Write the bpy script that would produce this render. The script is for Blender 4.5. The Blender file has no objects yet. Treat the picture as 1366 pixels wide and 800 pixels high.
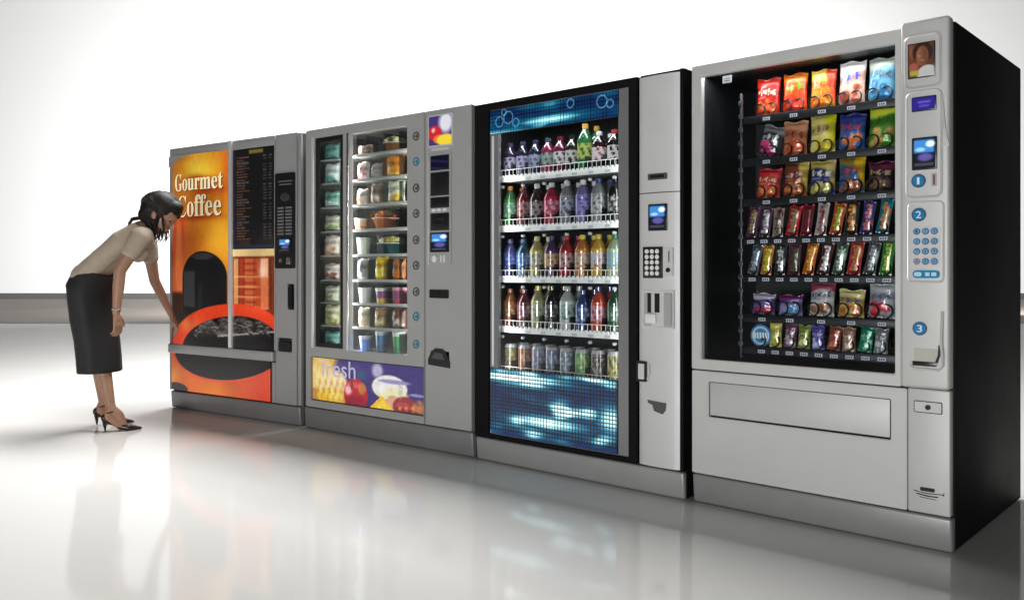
import bpy, bmesh, math, random
import numpy as np
from mathutils import Vector, Matrix, noise
random.seed(7); np.random.seed(7)
PI = math.pi
sc = bpy.context.scene
C = sc.collection

# ------------------------------------------------------------------ materials
def lin(c):
    c = np.asarray(c, float) / 255.0
    return np.where(c <= .04045, c / 12.92, ((c + .055) / 1.055) ** 2.4)
MATS = {}
def mat(name, base=(.5, .5, .5), rough=.5, metal=0., coat=0., emit=0., noise_amt=0., nscale=8., bump=0., bscale=300., spec=.5, attr=False, trans=0.):
    if name in MATS: return MATS[name]
    m = bpy.data.materials.new(name); m.use_nodes = True
    n, l = m.node_tree.nodes, m.node_tree.links
    p = n['Principled BSDF']
    p.inputs['Roughness'].default_value = rough
    p.inputs['Metallic'].default_value = metal
    p.inputs['Coat Weight'].default_value = coat
    p.inputs['Coat Roughness'].default_value = .12
    p.inputs['Specular IOR Level'].default_value = spec
    p.inputs['Transmission Weight'].default_value = trans
    if attr:
        a = n.new('ShaderNodeAttribute'); a.attribute_name = 'Col'
        l.new(a.outputs['Color'], p.inputs['Base Color'])
        if emit:
            l.new(a.outputs['Color'], p.inputs['Emission Color']); p.inputs['Emission Strength'].default_value = emit
    else:
        p.inputs['Base Color'].default_value = (*base, 1)
        if emit:
            p.inputs['Emission Color'].default_value = (*base, 1); p.inputs['Emission Strength'].default_value = emit
    tc = n.new('ShaderNodeTexCoord')
    if noise_amt and not attr:
        t = n.new('ShaderNodeTexNoise'); t.inputs['Scale'].default_value = nscale; t.inputs['Detail'].default_value = 6
        l.new(tc.outputs['Object'], t.inputs['Vector'])
        r = n.new('ShaderNodeMapRange'); r.inputs['To Min'].default_value = 1 - noise_amt; r.inputs['To Max'].default_value = 1 + noise_amt
        l.new(t.outputs['Fac'], r.inputs['Value'])
        mx = n.new('ShaderNodeVectorMath'); mx.operation = 'SCALE'; mx.inputs[0].default_value = base
        l.new(r.outputs['Result'], mx.inputs['Scale']); l.new(mx.outputs['Vector'], p.inputs['Base Color'])
        r2 = n.new('ShaderNodeMapRange'); r2.inputs['To Min'].default_value = rough * .85; r2.inputs['To Max'].default_value = min(1, rough * 1.2)
        l.new(t.outputs['Fac'], r2.inputs['Value']); l.new(r2.outputs['Result'], p.inputs['Roughness'])
    if bump:
        t = n.new('ShaderNodeTexNoise'); t.inputs['Scale'].default_value = bscale; t.inputs['Detail'].default_value = 3
        l.new(tc.outputs['Object'], t.inputs['Vector'])
        b = n.new('ShaderNodeBump'); b.inputs['Strength'].default_value = bump; b.inputs['Distance'].default_value = .002
        l.new(t.outputs['Fac'], b.inputs['Height']); l.new(b.outputs['Normal'], p.inputs['Normal'])
    MATS[name] = m
    return m
def glass_mat(name, tint=(.96, .98, .98), k=.75):
    m = bpy.data.materials.new(name); m.use_nodes = True
    n, l = m.node_tree.nodes, m.node_tree.links
    for x in list(n):
        if x.type != 'OUTPUT_MATERIAL': n.remove(x)
    out = [x for x in n if x.type == 'OUTPUT_MATERIAL'][0]
    tr = n.new('ShaderNodeBsdfTransparent'); tr.inputs[0].default_value = (*tint, 1)
    gl = n.new('ShaderNodeBsdfGlossy'); gl.inputs['Roughness'].default_value = .02
    fr = n.new('ShaderNodeFresnel'); fr.inputs['IOR'].default_value = 1.45
    mu = n.new('ShaderNodeMath'); mu.operation = 'MULTIPLY'; mu.inputs[1].default_value = k
    mx = n.new('ShaderNodeMixShader')
    l.new(fr.outputs[0], mu.inputs[0]); l.new(mu.outputs[0], mx.inputs[0]); l.new(tr.outputs[0], mx.inputs[1]); l.new(gl.outputs[0], mx.inputs[2])
    l.new(mx.outputs[0], out.inputs[0])
    MATS[name] = m
    return m
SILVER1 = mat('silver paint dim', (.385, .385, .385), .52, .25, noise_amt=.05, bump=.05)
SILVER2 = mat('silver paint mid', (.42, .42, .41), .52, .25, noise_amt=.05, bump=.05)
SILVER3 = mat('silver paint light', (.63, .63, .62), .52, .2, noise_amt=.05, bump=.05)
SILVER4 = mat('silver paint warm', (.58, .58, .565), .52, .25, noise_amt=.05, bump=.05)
KICK = mat('kick plate paint', (.24, .24, .24), .38, .3, noise_amt=.08, bump=.08)
DKGREY = mat('dark grey paint', (.09, .09, .092), .45, .2, noise_amt=.08)
BLACK = mat('black cabinet paint', (.006, .006, .007), .6, spec=.12, noise_amt=.15, nscale=3)
BLACKP = mat('black plastic', (.012, .012, .013), .3, noise_amt=.1, nscale=30)
INNER = mat('black interior', (.007, .008, .009), .4, .0, noise_amt=.2)
INSILV = mat('grey interior', (.33, .33, .33), .4, .3, noise_amt=.08)
CHROME = mat('brushed chrome', (.75, .75, .74), .22, 1., noise_amt=.06, nscale=40)
WHITEP = mat('white plastic', (.78, .78, .77), .35, noise_amt=.04)
COILM = mat('coil wire', (.03, .03, .032), .3, .6, noise_amt=.05)
PRINT = mat('printed surface', rough=.38, attr=True, coat=.15)
FOIL = mat('printed foil', rough=.27, attr=True, metal=.12, coat=.3, bump=.35, bscale=55)
BACKLIT = mat('backlit print', rough=.25, attr=True, emit=.35, coat=.2)
BACKLIT3 = mat('backlit blue print', rough=.25, attr=True, emit=1.5, coat=.2)
SCREEN = mat('lit screen', rough=.2, attr=True, emit=.6)
CREAM = mat('cream lettering', (.93, .80, .50), .4, emit=.45)
LILAC = mat('lilac lettering', (.62, .58, .80), .4, emit=.2)
WHITEL = mat('white lettering', (.85, .9, .93), .4)
GLASS = glass_mat('window glass', (.95, .97, .97), .38)
CLEAR = glass_mat('clear plastic', (.86, .88, .87), .9)
SKIN = mat('skin', (.37, .20, .125), .45, noise_amt=.10, nscale=25, bump=.08)
BLOUSE = mat('beige blouse cloth', (.40, .33, .25), .75, noise_amt=.12, nscale=20, bump=.5, bscale=40)
SKIRTM = mat('black skirt cloth', (.012, .012, .013), .7, noise_amt=.2, bump=.4, bscale=60)
HAIRM = mat('dark hair', (.011, .007, .006), .62, noise_amt=.4, nscale=60, bump=.5, bscale=90, spec=.35)
SHOEM = mat('dark shoe leather', (.02, .010, .006), .3, noise_amt=.1)

# ------------------------------------------------------------------ mesh helpers
def new(): return bmesh.new()
def _merge(bm, t):
    me = bpy.data.meshes.new('t'); t.to_mesh(me); t.free(); bm.from_mesh(me); bpy.data.meshes.remove(me)
def box(bm, u0, u1, v0, v1, w0, w1, bev=0., seg=2, mi=0):
    t = new()
    bmesh.ops.create_cube(t, size=1)
    for v in t.verts:
        v.co = Vector((u0 + (v.co.x + .5) * (u1 - u0), v0 + (v.co.y + .5) * (v1 - v0), w0 + (v.co.z + .5) * (w1 - w0)))
    if bev: bmesh.ops.bevel(t, geom=t.edges[:], offset=bev, segments=seg, affect='EDGES', profile=.5)
    for f in t.faces: f.material_index = mi
    _merge(bm, t)
def plate(bm, us, ws, holes, v0, v1, mi=0):
    """a plate from cells between the break lines; cells whose centre lies in a hole are left out"""
    us = sorted(set(us + [h[0] for h in holes] + [h[1] for h in holes])); ws = sorted(set(ws + [h[2] for h in holes] + [h[3] for h in holes]))
    t = new(); inside = {}
    for i in range(len(us) - 1):
        for j in range(len(ws) - 1):
            cu, cw = (us[i] + us[i + 1]) / 2, (ws[j] + ws[j + 1]) / 2
            inside[i, j] = not any(h[0] < cu < h[1] and h[2] < cw < h[3] for h in holes)
    V = {}
    def vt(i, j, k):
        if (i, j, k) not in V: V[i, j, k] = t.verts.new((us[i], (v0, v1)[k], ws[j]))
        return V[i, j, k]
    for (i, j), on in inside.items():
        if not on: continue
        t.faces.new([vt(i, j, 0), vt(i + 1, j, 0), vt(i + 1, j + 1, 0), vt(i, j + 1, 0)])
        t.faces.new([vt(i, j + 1, 1), vt(i + 1, j + 1, 1), vt(i + 1, j, 1), vt(i, j, 1)])
        for di, dj, e in ((-1, 0, ((i, j), (i, j + 1))), (1, 0, ((i + 1, j + 1), (i + 1, j))), (0, -1, ((i + 1, j), (i, j))), (0, 1, ((i, j + 1), (i + 1, j + 1)))):
            if not inside.get((i + di, j + dj), False):
                a, b = e
                t.faces.new([vt(*a, 1), vt(*a, 0), vt(*b, 0), vt(*b, 1)])
    bmesh.ops.recalc_face_normals(t, faces=t.faces[:])
    es = [e for e in t.edges if len(e.link_faces) == 2 and e.calc_face_angle(0) > .5]
    bmesh.ops.bevel(t, geom=es, offset=.003, segments=2, affect='EDGES')
    for f in t.faces: f.material_index = mi
    _merge(bm, t)
def rrpts(u0, u1, w0, w1, r, n=6):
    P = []
    for cu, cw, a in ((u1 - r, w1 - r, 0), (u0 + r, w1 - r, 90), (u0 + r, w0 + r, 180), (u1 - r, w0 + r, 270)):
        for k in range(n + 1):
            q = math.radians(a + 90 * k / n); P.append((cu + r * math.cos(q), cw + r * math.sin(q)))
    return P
def prism(bm, pts, v0, v1, bev=0., mi=0):
    t = new()
    A = [t.verts.new((u, v0, w)) for u, w in pts]; B = [t.verts.new((u, v1, w)) for u, w in pts]
    fr = t.faces.new(A); t.faces.new(B[::-1])
    n = len(pts)
    for i in range(n): t.faces.new([A[i], B[i], B[(i + 1) % n], A[(i + 1) % n]])
    bmesh.ops.recalc_face_normals(t, faces=t.faces[:])
    if bev: bmesh.ops.bevel(t, geom=[e for e in t.edges if all(v.co.y == v0 for v in e.verts)], offset=bev, segments=2, affect='EDGES')
    for f in t.faces: f.material_index = mi
    _merge(bm, t)
def rplate(bm, u0, u1, w0, w1, r, v0, v1, bev=0., mi=0): prism(bm, rrpts(u0, u1, w0, w1, r), v0, v1, bev, mi)
def disc(bm, u, w, r, v0, v1, bev=0., mi=0, n=24):
    prism(bm, [(u + r * math.cos(2 * PI * k / n), w + r * math.sin(2 * PI * k / n)) for k in range(n)], v0, v1, bev, mi)
def tube(bm, pts, r, n=6, closed=False, mi=0):
    pts = [Vector(p) for p in pts]; m = len(pts); rings = []
    rr = r if isinstance(r, (list, tuple)) else [r] * m
    ref = None
    for i, p in enumerate(pts):
        a = pts[(i - 1) % m] if (closed or i > 0) else p
        b = pts[(i + 1) % m] if (closed or i < m - 1) else p
        d = (b - a).normalized()
        if ref is None:
            ref = d.orthogonal().normalized()
        ref = (ref - d * ref.dot(d)).normalized(); s = d.cross(ref)
        rings.append([bm.verts.new(p + (ref * math.cos(2 * PI * k / n) + s * math.sin(2 * PI * k / n)) * rr[i]) for k in range(n)])
    L = m if closed else m - 1
    for i in range(L):
        A, B = rings[i], rings[(i + 1) % m]
        for k in range(n):
            f = bm.faces.new([A[k], A[(k + 1) % n], B[(k + 1) % n], B[k]]); f.material_index = mi
    if not closed:
        bm.faces.new(rings[0][::-1]).material_index = mi; bm.faces.new(rings[-1]).material_index = mi
def rim(bm, u0, u1, w0, w1, r, v, t=.003, mi=0):
    tube(bm, [(u, v, w) for u, w in rrpts(u0, u1, w0, w1, r)], t, 8, True, mi)
def text(bm, s, u0, u1, w0, w1, v, depth=.0008, mi=0, serif=False, rot=False):
    if serif:
        s = ''.join(chr(0x1D400 + ord(c) - 65) if c.isupper() else chr(0x1D41A + ord(c) - 97) if c.islower() else c for c in s)
    cu = bpy.data.curves.new('t', 'FONT'); cu.body = s; cu.size = 1; cu.extrude = .01
    o = bpy.data.objects.new('t', cu); C.objects.link(o)
    me = bpy.data.meshes.new_from_object(o.evaluated_get(bpy.context.evaluated_depsgraph_get()))
    bpy.data.objects.remove(o); bpy.data.curves.remove(cu)
    co = [Vector(v_.co) for v_ in me.vertices]
    if rot: co = [Vector((-c.y, c.x, c.z)) for c in co]
    x0, x1 = min(c.x for c in co), max(c.x for c in co); y0, y1 = min(c.y for c in co), max(c.y for c in co)
    for vv, c in zip(me.vertices, co):
        vv.co = ((c.x - x0) / (x1 - x0) * (u1 - u0) + u0, v - (c.z + .01) / .02 * depth, (c.y - y0) / (y1 - y0) * (w1 - w0) + w0)
    for p in me.polygons: p.material_index = mi
    t = new(); t.from_mesh(me); bpy.data.meshes.remove(me)
    for f in t.faces: f.material_index = mi
    _merge(bm, t)
def link(name, me, mats, parent=None, smooth=True):
    me.name = name
    for m in (mats if isinstance(mats, (list, tuple)) else [mats]): me.materials.append(m)
    if smooth and len(me.polygons):
        me.polygons.foreach_set('use_smooth', [True] * len(me.polygons))
        me.set_sharp_from_angle(angle=math.radians(40))
    o = bpy.data.objects.new(name, me); C.objects.link(o)
    if parent: o.parent = parent
    return o
def obj(name, bm, mats, parent=None, smooth=True):
    me = bpy.data.meshes.new(name); bm.to_mesh(me); bm.free()
    return link(name, me, mats, parent, smooth)
def thing(name, label, cat, loc=(0, 0, 0), rz=0., group=None):
    o = bpy.data.objects.new(name, None); C.objects.link(o); o.empty_display_size = .1
    o.location = loc; o.rotation_euler = (0, 0, rz); tag(o, label, cat, group)
    return o
def tag(o, label, cat, group=None):
    o['label'] = label; o['category'] = cat
    if group: o['group'] = group
    return o
def setcol(me, cols):
    a = me.color_attributes.new('Col', 'FLOAT_COLOR', 'POINT')
    full = np.ones((len(me.vertices), 4)); full[:, :3] = cols
    a.data.foreach_set('color', full.ravel())
def grid(u0, u1, w0, w1, nx, ny, v, fn, bow=0.):
    """a printed panel: vertex grid in the u/w plane coloured by fn(U, W)"""
    U, W = np.meshgrid(np.linspace(u0, u1, nx), np.linspace(w0, w1, ny))
    U, W = U.ravel(), W.ravel()
    V = v - bow * np.sin(PI * (U - u0) / (u1 - u0))
    me = bpy.data.meshes.new('g')
    F = [(j * nx + i, j * nx + i + 1, (j + 1) * nx + i + 1, (j + 1) * nx + i) for j in range(ny - 1) for i in range(nx - 1)]
    me.from_pydata(np.stack([U, V, W], 1).tolist(), [], F)
    setcol(me, lin(np.clip(fn(U, W), 0, 255)))
    return me

# ------------------------------------------------------------------ painting
def put(c, m, col):
    m = np.clip(m, 0, 1)[:, None]
    return c * (1 - m) + np.asarray(col, float) * m
def ell(U, W, cu, cw, ru, rw, soft=.05, sh=0.):
    d = np.sqrt(((U - cu) / ru) ** 2 + ((W - cw - sh * (U - cu)) / rw) ** 2)
    return np.clip((1 - d) / soft + .5, 0, 1)
def rect(U, W, u0, u1, w0, w1, s=.004):
    return np.clip((U - u0) / s + .5, 0, 1) * np.clip((u1 - U) / s + .5, 0, 1) * np.clip((W - w0) / s + .5, 0, 1) * np.clip((w1 - W) / s + .5, 0, 1)
def glow(U, W, cu, cw, ru, rw): return np.exp(-(((U - cu) / ru) ** 2 + ((W - cw) / rw) ** 2))
def nz(U, W, s, seed=0.):
    return np.array([noise.noise(Vector((a * s, b * s, seed))) for a, b in zip(U, W)]) * .5 + .5
def base(U, col): return np.ones((len(U), 3)) * np.asarray(col, float)

# ------------------------------------------------------------------ camera
F_PX, HORIZ, CAM_H = 1150., 362., .966
cam = bpy.data.cameras.new('camera'); camo = bpy.data.objects.new('camera', cam); C.objects.link(camo)
camo.location = (0, 0, CAM_H); camo.rotation_euler = (PI / 2, 0, 0)
cam.sensor_width = 36; cam.lens = F_PX / 1366 * 36; cam.shift_y = (HORIZ - 400) / 1366
cam.clip_end = 200; cam.clip_start = .05
sc.camera = camo

# ------------------------------------------------------------------ setting
def floor_mat():
    m = bpy.data.materials.new('polished floor'); m.use_nodes = True
    n, l = m.node_tree.nodes, m.node_tree.links
    for x in list(n):
        if x.type != 'OUTPUT_MATERIAL': n.remove(x)
    out = n[0]
    tc = n.new('ShaderNodeTexCoord'); t = n.new('ShaderNodeTexNoise'); t.inputs['Scale'].default_value = 1.3; t.inputs['Detail'].default_value = 5
    l.new(tc.outputs['Object'], t.inputs['Vector'])
    r = n.new('ShaderNodeMapRange'); r.inputs['To Min'].default_value = .96; r.inputs['To Max'].default_value = 1.03
    l.new(t.outputs['Fac'], r.inputs['Value'])
    s = n.new('ShaderNodeVectorMath'); s.operation = 'SCALE'; s.inputs[0].default_value = (.80, .785, .755); l.new(r.outputs[0], s.inputs['Scale'])
    d = n.new('ShaderNodeBsdfDiffuse'); l.new(s.outputs[0], d.inputs['Color'])
    g = n.new('ShaderNodeBsdfGlossy'); g.inputs['Color'].default_value = (.95, .95, .95, 1)
    r2 = n.new('ShaderNodeMapRange'); r2.inputs['To Min'].default_value = .05; r2.inputs['To Max'].default_value = .11; l.new(t.outputs['Fac'], r2.inputs['Value']); l.new(r2.outputs[0], g.inputs['Roughness'])
    mx = n.new('ShaderNodeMixShader'); mx.inputs[0].default_value = .18
    l.new(d.outputs[0], mx.inputs[1]); l.new(g.outputs[0], mx.inputs[2]); l.new(mx.outputs[0], out.inputs[0])
    return m
WALL_Y = 38.3
for nm, y0, y1, m_ in (('far_floor_shade', 30.0, WALL_Y, mat('dark grey brown floor shade', (.085, .078, .068), .6, spec=.15, noise_amt=.12, nscale=.6)),  # dark sheet colour paints the floor falling into shade near the wall
                       ('brown_floor_shade', 16.0, 29.996, mat('taupe floor shade', (.20, .162, .132), .5, spec=.2, noise_amt=.10, nscale=.35))):  # taupe sheet paints the milder light falloff in front of it
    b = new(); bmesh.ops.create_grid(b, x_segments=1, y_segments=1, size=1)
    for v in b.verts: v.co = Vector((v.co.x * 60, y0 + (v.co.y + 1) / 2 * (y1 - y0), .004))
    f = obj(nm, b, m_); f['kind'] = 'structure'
b = new(); bmesh.ops.create_grid(b, x_segments=1, y_segments=1, size=1)
for v in b.verts: v.co = Vector((v.co.x * 60, -20 + (v.co.y + 1) / 2 * (WALL_Y + 20), 0))
f = obj('floor', b, floor_mat()); f['kind'] = 'structure'
b = new(); box(b, -60, 60, WALL_Y, WALL_Y + .3, -.2, 34)
f = obj('wall', b, mat('white wall paint', (.82, .82, .81), .9, noise_amt=.02, nscale=.15), smooth=False); f['kind'] = 'structure'

# ------------------------------------------------------------------ machine frames
ORIG = {'M1': ((-2.428, 6.138), -34.61), 'M2': ((-1.286, 5.341), -38.83), 'M3': ((-.185, 4.444), -41.74), 'M4': ((.758, 3.619), -42.4)}
def mroot(k, name, label):
    (x, y), a = ORIG[k]
    return thing(name, label, 'vending machine', (x, y, 0), math.radians(a), 'vending machines standing in a row')
def mworld(k, u, v, w):
    (x, y), a = ORIG[k]; a = math.radians(a)
    return (x + u * math.cos(a) - v * math.sin(a), y + u * math.sin(a) + v * math.cos(a), w)
def shell(root, W, D, H, m, u_in, w_in, inner, t=.03, v0=.02):
    """cabinet as an open-fronted case, with a lining inside the window area"""
    b = new()
    box(b, 0, t, v0, D, .006, H, .004); box(b, W - t, W, v0, D, .006, H, .004)
    box(b, t, W - t, D - t, D, .03, H - .001); box(b, t, W - t, v0 + .002, D - t, H - t, H - .001); box(b, t, W - t, v0 + .002, D - t, .03, .03 + t)
    c = obj('cabinet', b, m, root)
    if u_in:
        b = new(); u0, u1 = u_in; w0, w1 = w_in; d1 = .50
        box(b, u0 - .012, u0, .03, d1, w0, w1); box(b, u1, u1 + .012, .03, d1, w0, w1)
        box(b, u0, u1, d1, d1 + .012, w0, w1); box(b, u0, u1, .03, d1, w1, w1 + .012); box(b, u0, u1, .03, d1, w0 - .012, w0)
        obj('lining', b, inner, root, False)
    return c
def kick(root, W, m, h=.118, left=0.):
    t = new(); box(t, left, W, -.004, .05, .003, h, .010, 3)
    for v in t.verts: v.co.y += (1 - v.co.z / h) * .010
    obj('kick_plate', t, m, root)
    for u in (.08, W - .08):
        for v in (.12, .6):
            b = new(); tube(b, [(u, v + .02, 0), (u, v + .02, .03)], .02, 12); obj('leveling_foot', b, BLACKP, root)
def lamp(name, root, loc, sx, sy, power, rot=(0, 0, 0), col=(1, 1, 1), spread=None):
    L = bpy.data.lights.new(name, 'AREA'); L.shape = 'RECTANGLE'; L.size = sx; L.size_y = sy; L.energy = power; L.color = col
    if spread: L.spread = math.radians(spread)
    o = bpy.data.objects.new(name, L); C.objects.link(o); o.location = loc; o.rotation_euler = rot
    if root: o.parent = root
    return o
def card_reader(root, u0, u1, w0, w1, v, name='card_reader'):
    b = new(); box(b, u0, u1, v - .006, v + .01, w0, w1, .003)
    o = obj(name, b, BLACKP, root)
    def fn(U, W):
        s, t = (U - u0) / (u1 - u0), (W - w0) / (w1 - w0)
        c = base(U, (20, 24, 34)); c = put(c, rect(s, t, .1, .9, .52, .92, .06), (60, 130, 200)); c = put(c, ell(s, t, .75, .78, .18, .1, .4), (220, 230, 235))
        c = put(c, ell(s, t, .35, .62, .2, .06, .5), (150, 200, 235)); c = put(c, ell(s, t, .55, .38, .3, .12, .5), (90, 80, 150)); return put(c, rect(s, t, .12, .88, .12, .2, .05), (70, 70, 75))
    me = grid(u0 + .004, u1 - .004, w0 + .004, w1 - .004, 26, 34, v - .0075, fn)
    link('reader_screen', me, SCREEN, o)

# =================================================================== MACHINE 1: coffee
def art_coffee(U, W):
    c = base(U, (226, 118, 30))
    t = np.clip((W - .7) / 1.07, 0, 1)[:, None]
    c = c * (1 - t) + np.array([222, 140, 34.]) * t
    c = put(c, glow(U, W, .36, 1.66, .17, .10) * .9, (255, 225, 70)); c = put(c, glow(U, W, .56, 1.2, .16, .2) * .9, (255, 190, 50))
    c = put(c, glow(U, W, .2, 1.18, .16, .12) * .7, (205, 96, 40)); c = put(c, np.clip((U - .57) / .06, 0, 1) * np.clip((W - 1.3) / .3, 0, 1) * .8, (232, 104, 32))
    c = put(c, np.clip((W - 1.72) / .05, 0, 1) * np.clip(1 - U / .3, 0, 1) * .8, (90, 45, 15))
    st = np.sin(U * 55 + np.sin(W * 9) * 1.5) * .5 + .5
    c = put(c, rect(U, W, -.1, .19, .72, 1.34, .05) * (.4 + .5 * st), (205, 66, 40)); c = put(c, ell(U, W, .12, 1.0, .05, .3, .6, 0) * .6, (250, 150, 90))
    c = put(c, rect(U, W, -.1, .17, .6, .82, .03), (58, 28, 12))
    # red shadow around the lettering
    for (a, b_, ru, rw) in ((.33, 1.60, .12, .03), (.45, 1.52, .16, .035), (.33, 1.335, .25, .022)):
        c = put(c, glow(U, W, a, b_, ru, rw) * .75, (170, 40, 22))
    c = put(c, rect(U, W, .05, .61, 1.34, 1.62, .02) * .22, (120, 50, 10))
    # dark arched container
    arch = np.maximum(rect(U, W, .168, .638, .68, .93), ell(U, W, .403, .925, .235, .18, .03) * (W > .92))
    c = put(c, arch, (24, 23, 25)); c = put(c, rect(U, W, .185, .32, .72, .97, .02) * arch * .8, (66, 70, 74)); c = put(c, rect(U, W, .36, .40, .72, .88, .02) * arch * .6, (46, 46, 50))
    c = put(c, ell(U, W, .40, 1.07, .12, .022, .5) * .5, (80, 80, 84))
    c = put(c, rect(U, W, .03, .665, .60, .685, .01), (44, 30, 20)); c = put(c, glow(U, W, .5, .64, .12, .02) * .7, (130, 96, 30))
    # right half: amber glassware
    right = rect(U, W, .675, 1.2, .60, 1.2, .002)
    c = put(c, right, (120, 50, 22)); c = put(c, rect(U, W, .675, 1.2, 1.065, 1.2, .008), (236, 202, 140))
    for u0, u1, cc in ((.70, .745, (226, 150, 90)), (.757, .80, (170, 60, 34)), (.81, .90, (214, 100, 60)), (.905, .965, (190, 80, 40)), (.97, 1.045, (245, 170, 130)), (1.055, 1.075, (90, 40, 20))):
        c = put(c, rect(U, W, u0, u1, .72, 1.05, .008), cc)
    br = (np.sin(W * 150) > .2) * rect(U, W, .79, .93, .74, 1.04, .01); c = put(c, br * .55, (150, 44, 24)); c = put(c, (np.sin(W * 95 + 1) > .75) * rect(U, W, .70, 1.05, .72, .98, .01) * .6, (250, 180, 110))
    c = put(c, glow(U, W, .99, .96, .035, .07) * .9, (255, 215, 190)); c = put(c, rect(U, W, .93, 1.06, .72, .93, .02) * .5, (196, 66, 20))
    # orange cup
    n1 = nz(U, W, 14, 3.)
    low = np.clip((.62 - W) / .01, 0, 1) * (U < .3); c = put(c, low * .9, (92, 60, 16))
    sa = np.clip((.40 - W) / .01, 0, 1); c = put(c, sa, (232, 104, 34)); c = put(c, sa * np.clip((U - .5) / .5, 0, 1), (226, 74, 44)); c = put(c, sa * glow(U, W, .5, .16, .18, .05), (236, 128, 26)); c = put(c, sa * glow(U, W, .04, .24, .08, .07), (240, 150, 56))
    sh = .08
    c = put(c, ell(U, W, .62, .485, .60, .262, .02, sh), (232, 66, 30)); ring = ell(U, W, .62, .485, .60, .262, .02, sh)
    c = put(c, ring * glow(U, W, .22, .60, .14, .05) * .9, (240, 120, 60)); c = put(c, ring * glow(U, W, .95, .72, .16, .03) * .8, (250, 84, 50))
    top = W > .45 + sh * (U - .66)
    inner = np.where(top, ell(U, W, .66, .45, .50, .218, .02, sh), ell(U, W, .64, .447, .575, .207, .02, sh))
    c = put(c, inner, (15, 13, 15))
    foam = inner * rect(U, W, .36, 1.06, .50, .66, .03) * np.clip((n1 - .42) * 5, 0, 1); foam = foam * (W > .53 + .10 * np.abs(U - .62)) ; c = put(c, foam * .75, (112, 108, 106))
    c = put(c, inner * glow(U, W, .55, .55, .25, .025) * n1 * .8, (130, 126, 120)); c = put(c, (inner * (np.abs(W - (.535 + .09 * (U - .6))) < .006) * (U > .55)) * .7, (190, 186, 180))
    rs = np.random.RandomState(4)
    for k in range(150):
        a_ = rs.uniform(.30, 1.05); b_ = rs.uniform(.565, .655) + .03 * (a_ - .6) - .12 * abs(a_ - .62) * rs.rand(); g_ = rs.uniform(60, 150); q_ = rs.uniform(.008, .018)
        c = put(c, inner * ell(U, W, a_, b_, q_ * 1.5, q_ * .55, .5, rs.uniform(-.6, .6)) * .55, (g_ + 8, g_, g_ - 6)); c = put(c, inner * ell(U, W, a_, b_ - q_ * .5, q_ * 1.2, q_ * .25, .5) * .7, (14, 10, 10))
    c = put(c, ring * (1 - inner) * (W < .36) * .5, (244, 120, 60))
    c = put(c, ell(U, W, .08, .14, .13, .045, .1), (26, 10, 6))
    n2, n3 = nz(U, W, 5, 11.), nz(U * 3, W, 22, 6.)
    c = put(c, np.clip((1.5 - W) / .5, 0, 1) * np.clip((W - .75) / .3, 0, 1) * np.clip((.45 - np.abs(U - .22)) / .4, 0, 1) * n2 * .5 * (1 - arch), (150, 70, 20))
    c = put(c, np.clip((W - 1.4) / .3, 0, 1) * np.clip((.30 - U) / .3, 0, 1) * .55, (130, 74, 18))
    return c * (.86 + .22 * n2[:, None] + .10 * (n3[:, None] - .5))
R1 = mroot('M1', 'coffee_machine', 'grey hot drink machine with orange Gourmet Coffee poster, at the far end beside the woman')
shell(R1, 1.357, .86, 1.83, DKGREY, None, None, None)
kick(R1, 1.345, KICK, .122)
b = new()
box(b, 0, .66, -.012, .02, 1.775, 1.835, .006); box(b, 0, .024, -.012, .02, .13, 1.775, .004)
prism(b, [(.024, 1.775), (.024, 1.70), (.06, 1.735), (.12, 1.757), (.22, 1.77), (.35, 1.775)], -.035, .02)
box(b, .692, 1.112, -.004, .02, 1.772, 1.835, .004); box(b, 1.106, 1.118, -.004, .02, .46, 1.772, .002)
plate(b, [1.120, 1.318], [.128, 1.835], [(1.141, 1.272, .458, .546), (1.233, 1.293, .726, .888)], -.004, .02)
box(b, 1.321, 1.352, .002, .03, .128, 1.832, .004); box(b, 1.08, 1.116, -.002, .02, .128, .385, .003)
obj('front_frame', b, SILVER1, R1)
b = new(); box(b, .656, .692, -.016, .02, .455, 1.838, .006)
obj('trim_strip', b, mat('bright trim and highlight', (.74, .74, .72), .3, .3, noise_amt=.04), R1)
b = new(); box(b, .0, 1.112, -.026, .02, .392, .455, .008, 3)
obj('cross_band', b, SILVER2, R1)
p1 = link('poster', grid(.024, .656, .455, 1.775, 150, 300, -.004, art_coffee, .028), BACKLIT, R1)
b = new(); text(b, 'Gourmet', .072, .608, 1.520, 1.640, -.0332, .0008, serif=True); text(b, 'Coffee', .112, .593, 1.337, 1.487, -.0332, .0008, serif=True)
for v in b.verts: v.co.y += .028 * (1 - math.sin(PI * (v.co.x - .024) / .632)) + .0015
obj('lettering_shadow', b, mat('dark brown ink', (.10, .02, .008), .4, noise_amt=.05), p1)
b = new(); text(b, 'Gourmet', .065, .60, 1.526, 1.646, -.034, .001, serif=True); text(b, 'Coffee', .105, .585, 1.343, 1.493, -.034, .001, serif=True)
for v in b.verts: v.co.y += .028 * (1 - math.sin(PI * (v.co.x - .024) / .632)) + .0015
obj('poster_lettering', b, CREAM, p1)
link('lower_poster', grid(.004, 1.078, .132, .392, 200, 60, -.010, art_coffee), BACKLIT, R1)
link('side_poster', grid(.692, 1.106, .455, 1.112, 100, 150, .0, art_coffee), BACKLIT, R1)
b = new(); box(b, .692, 1.106, -.003, .02, 1.113, 1.772, .003)
mb = obj('menu_board', b, BLACKP, R1)
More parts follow.
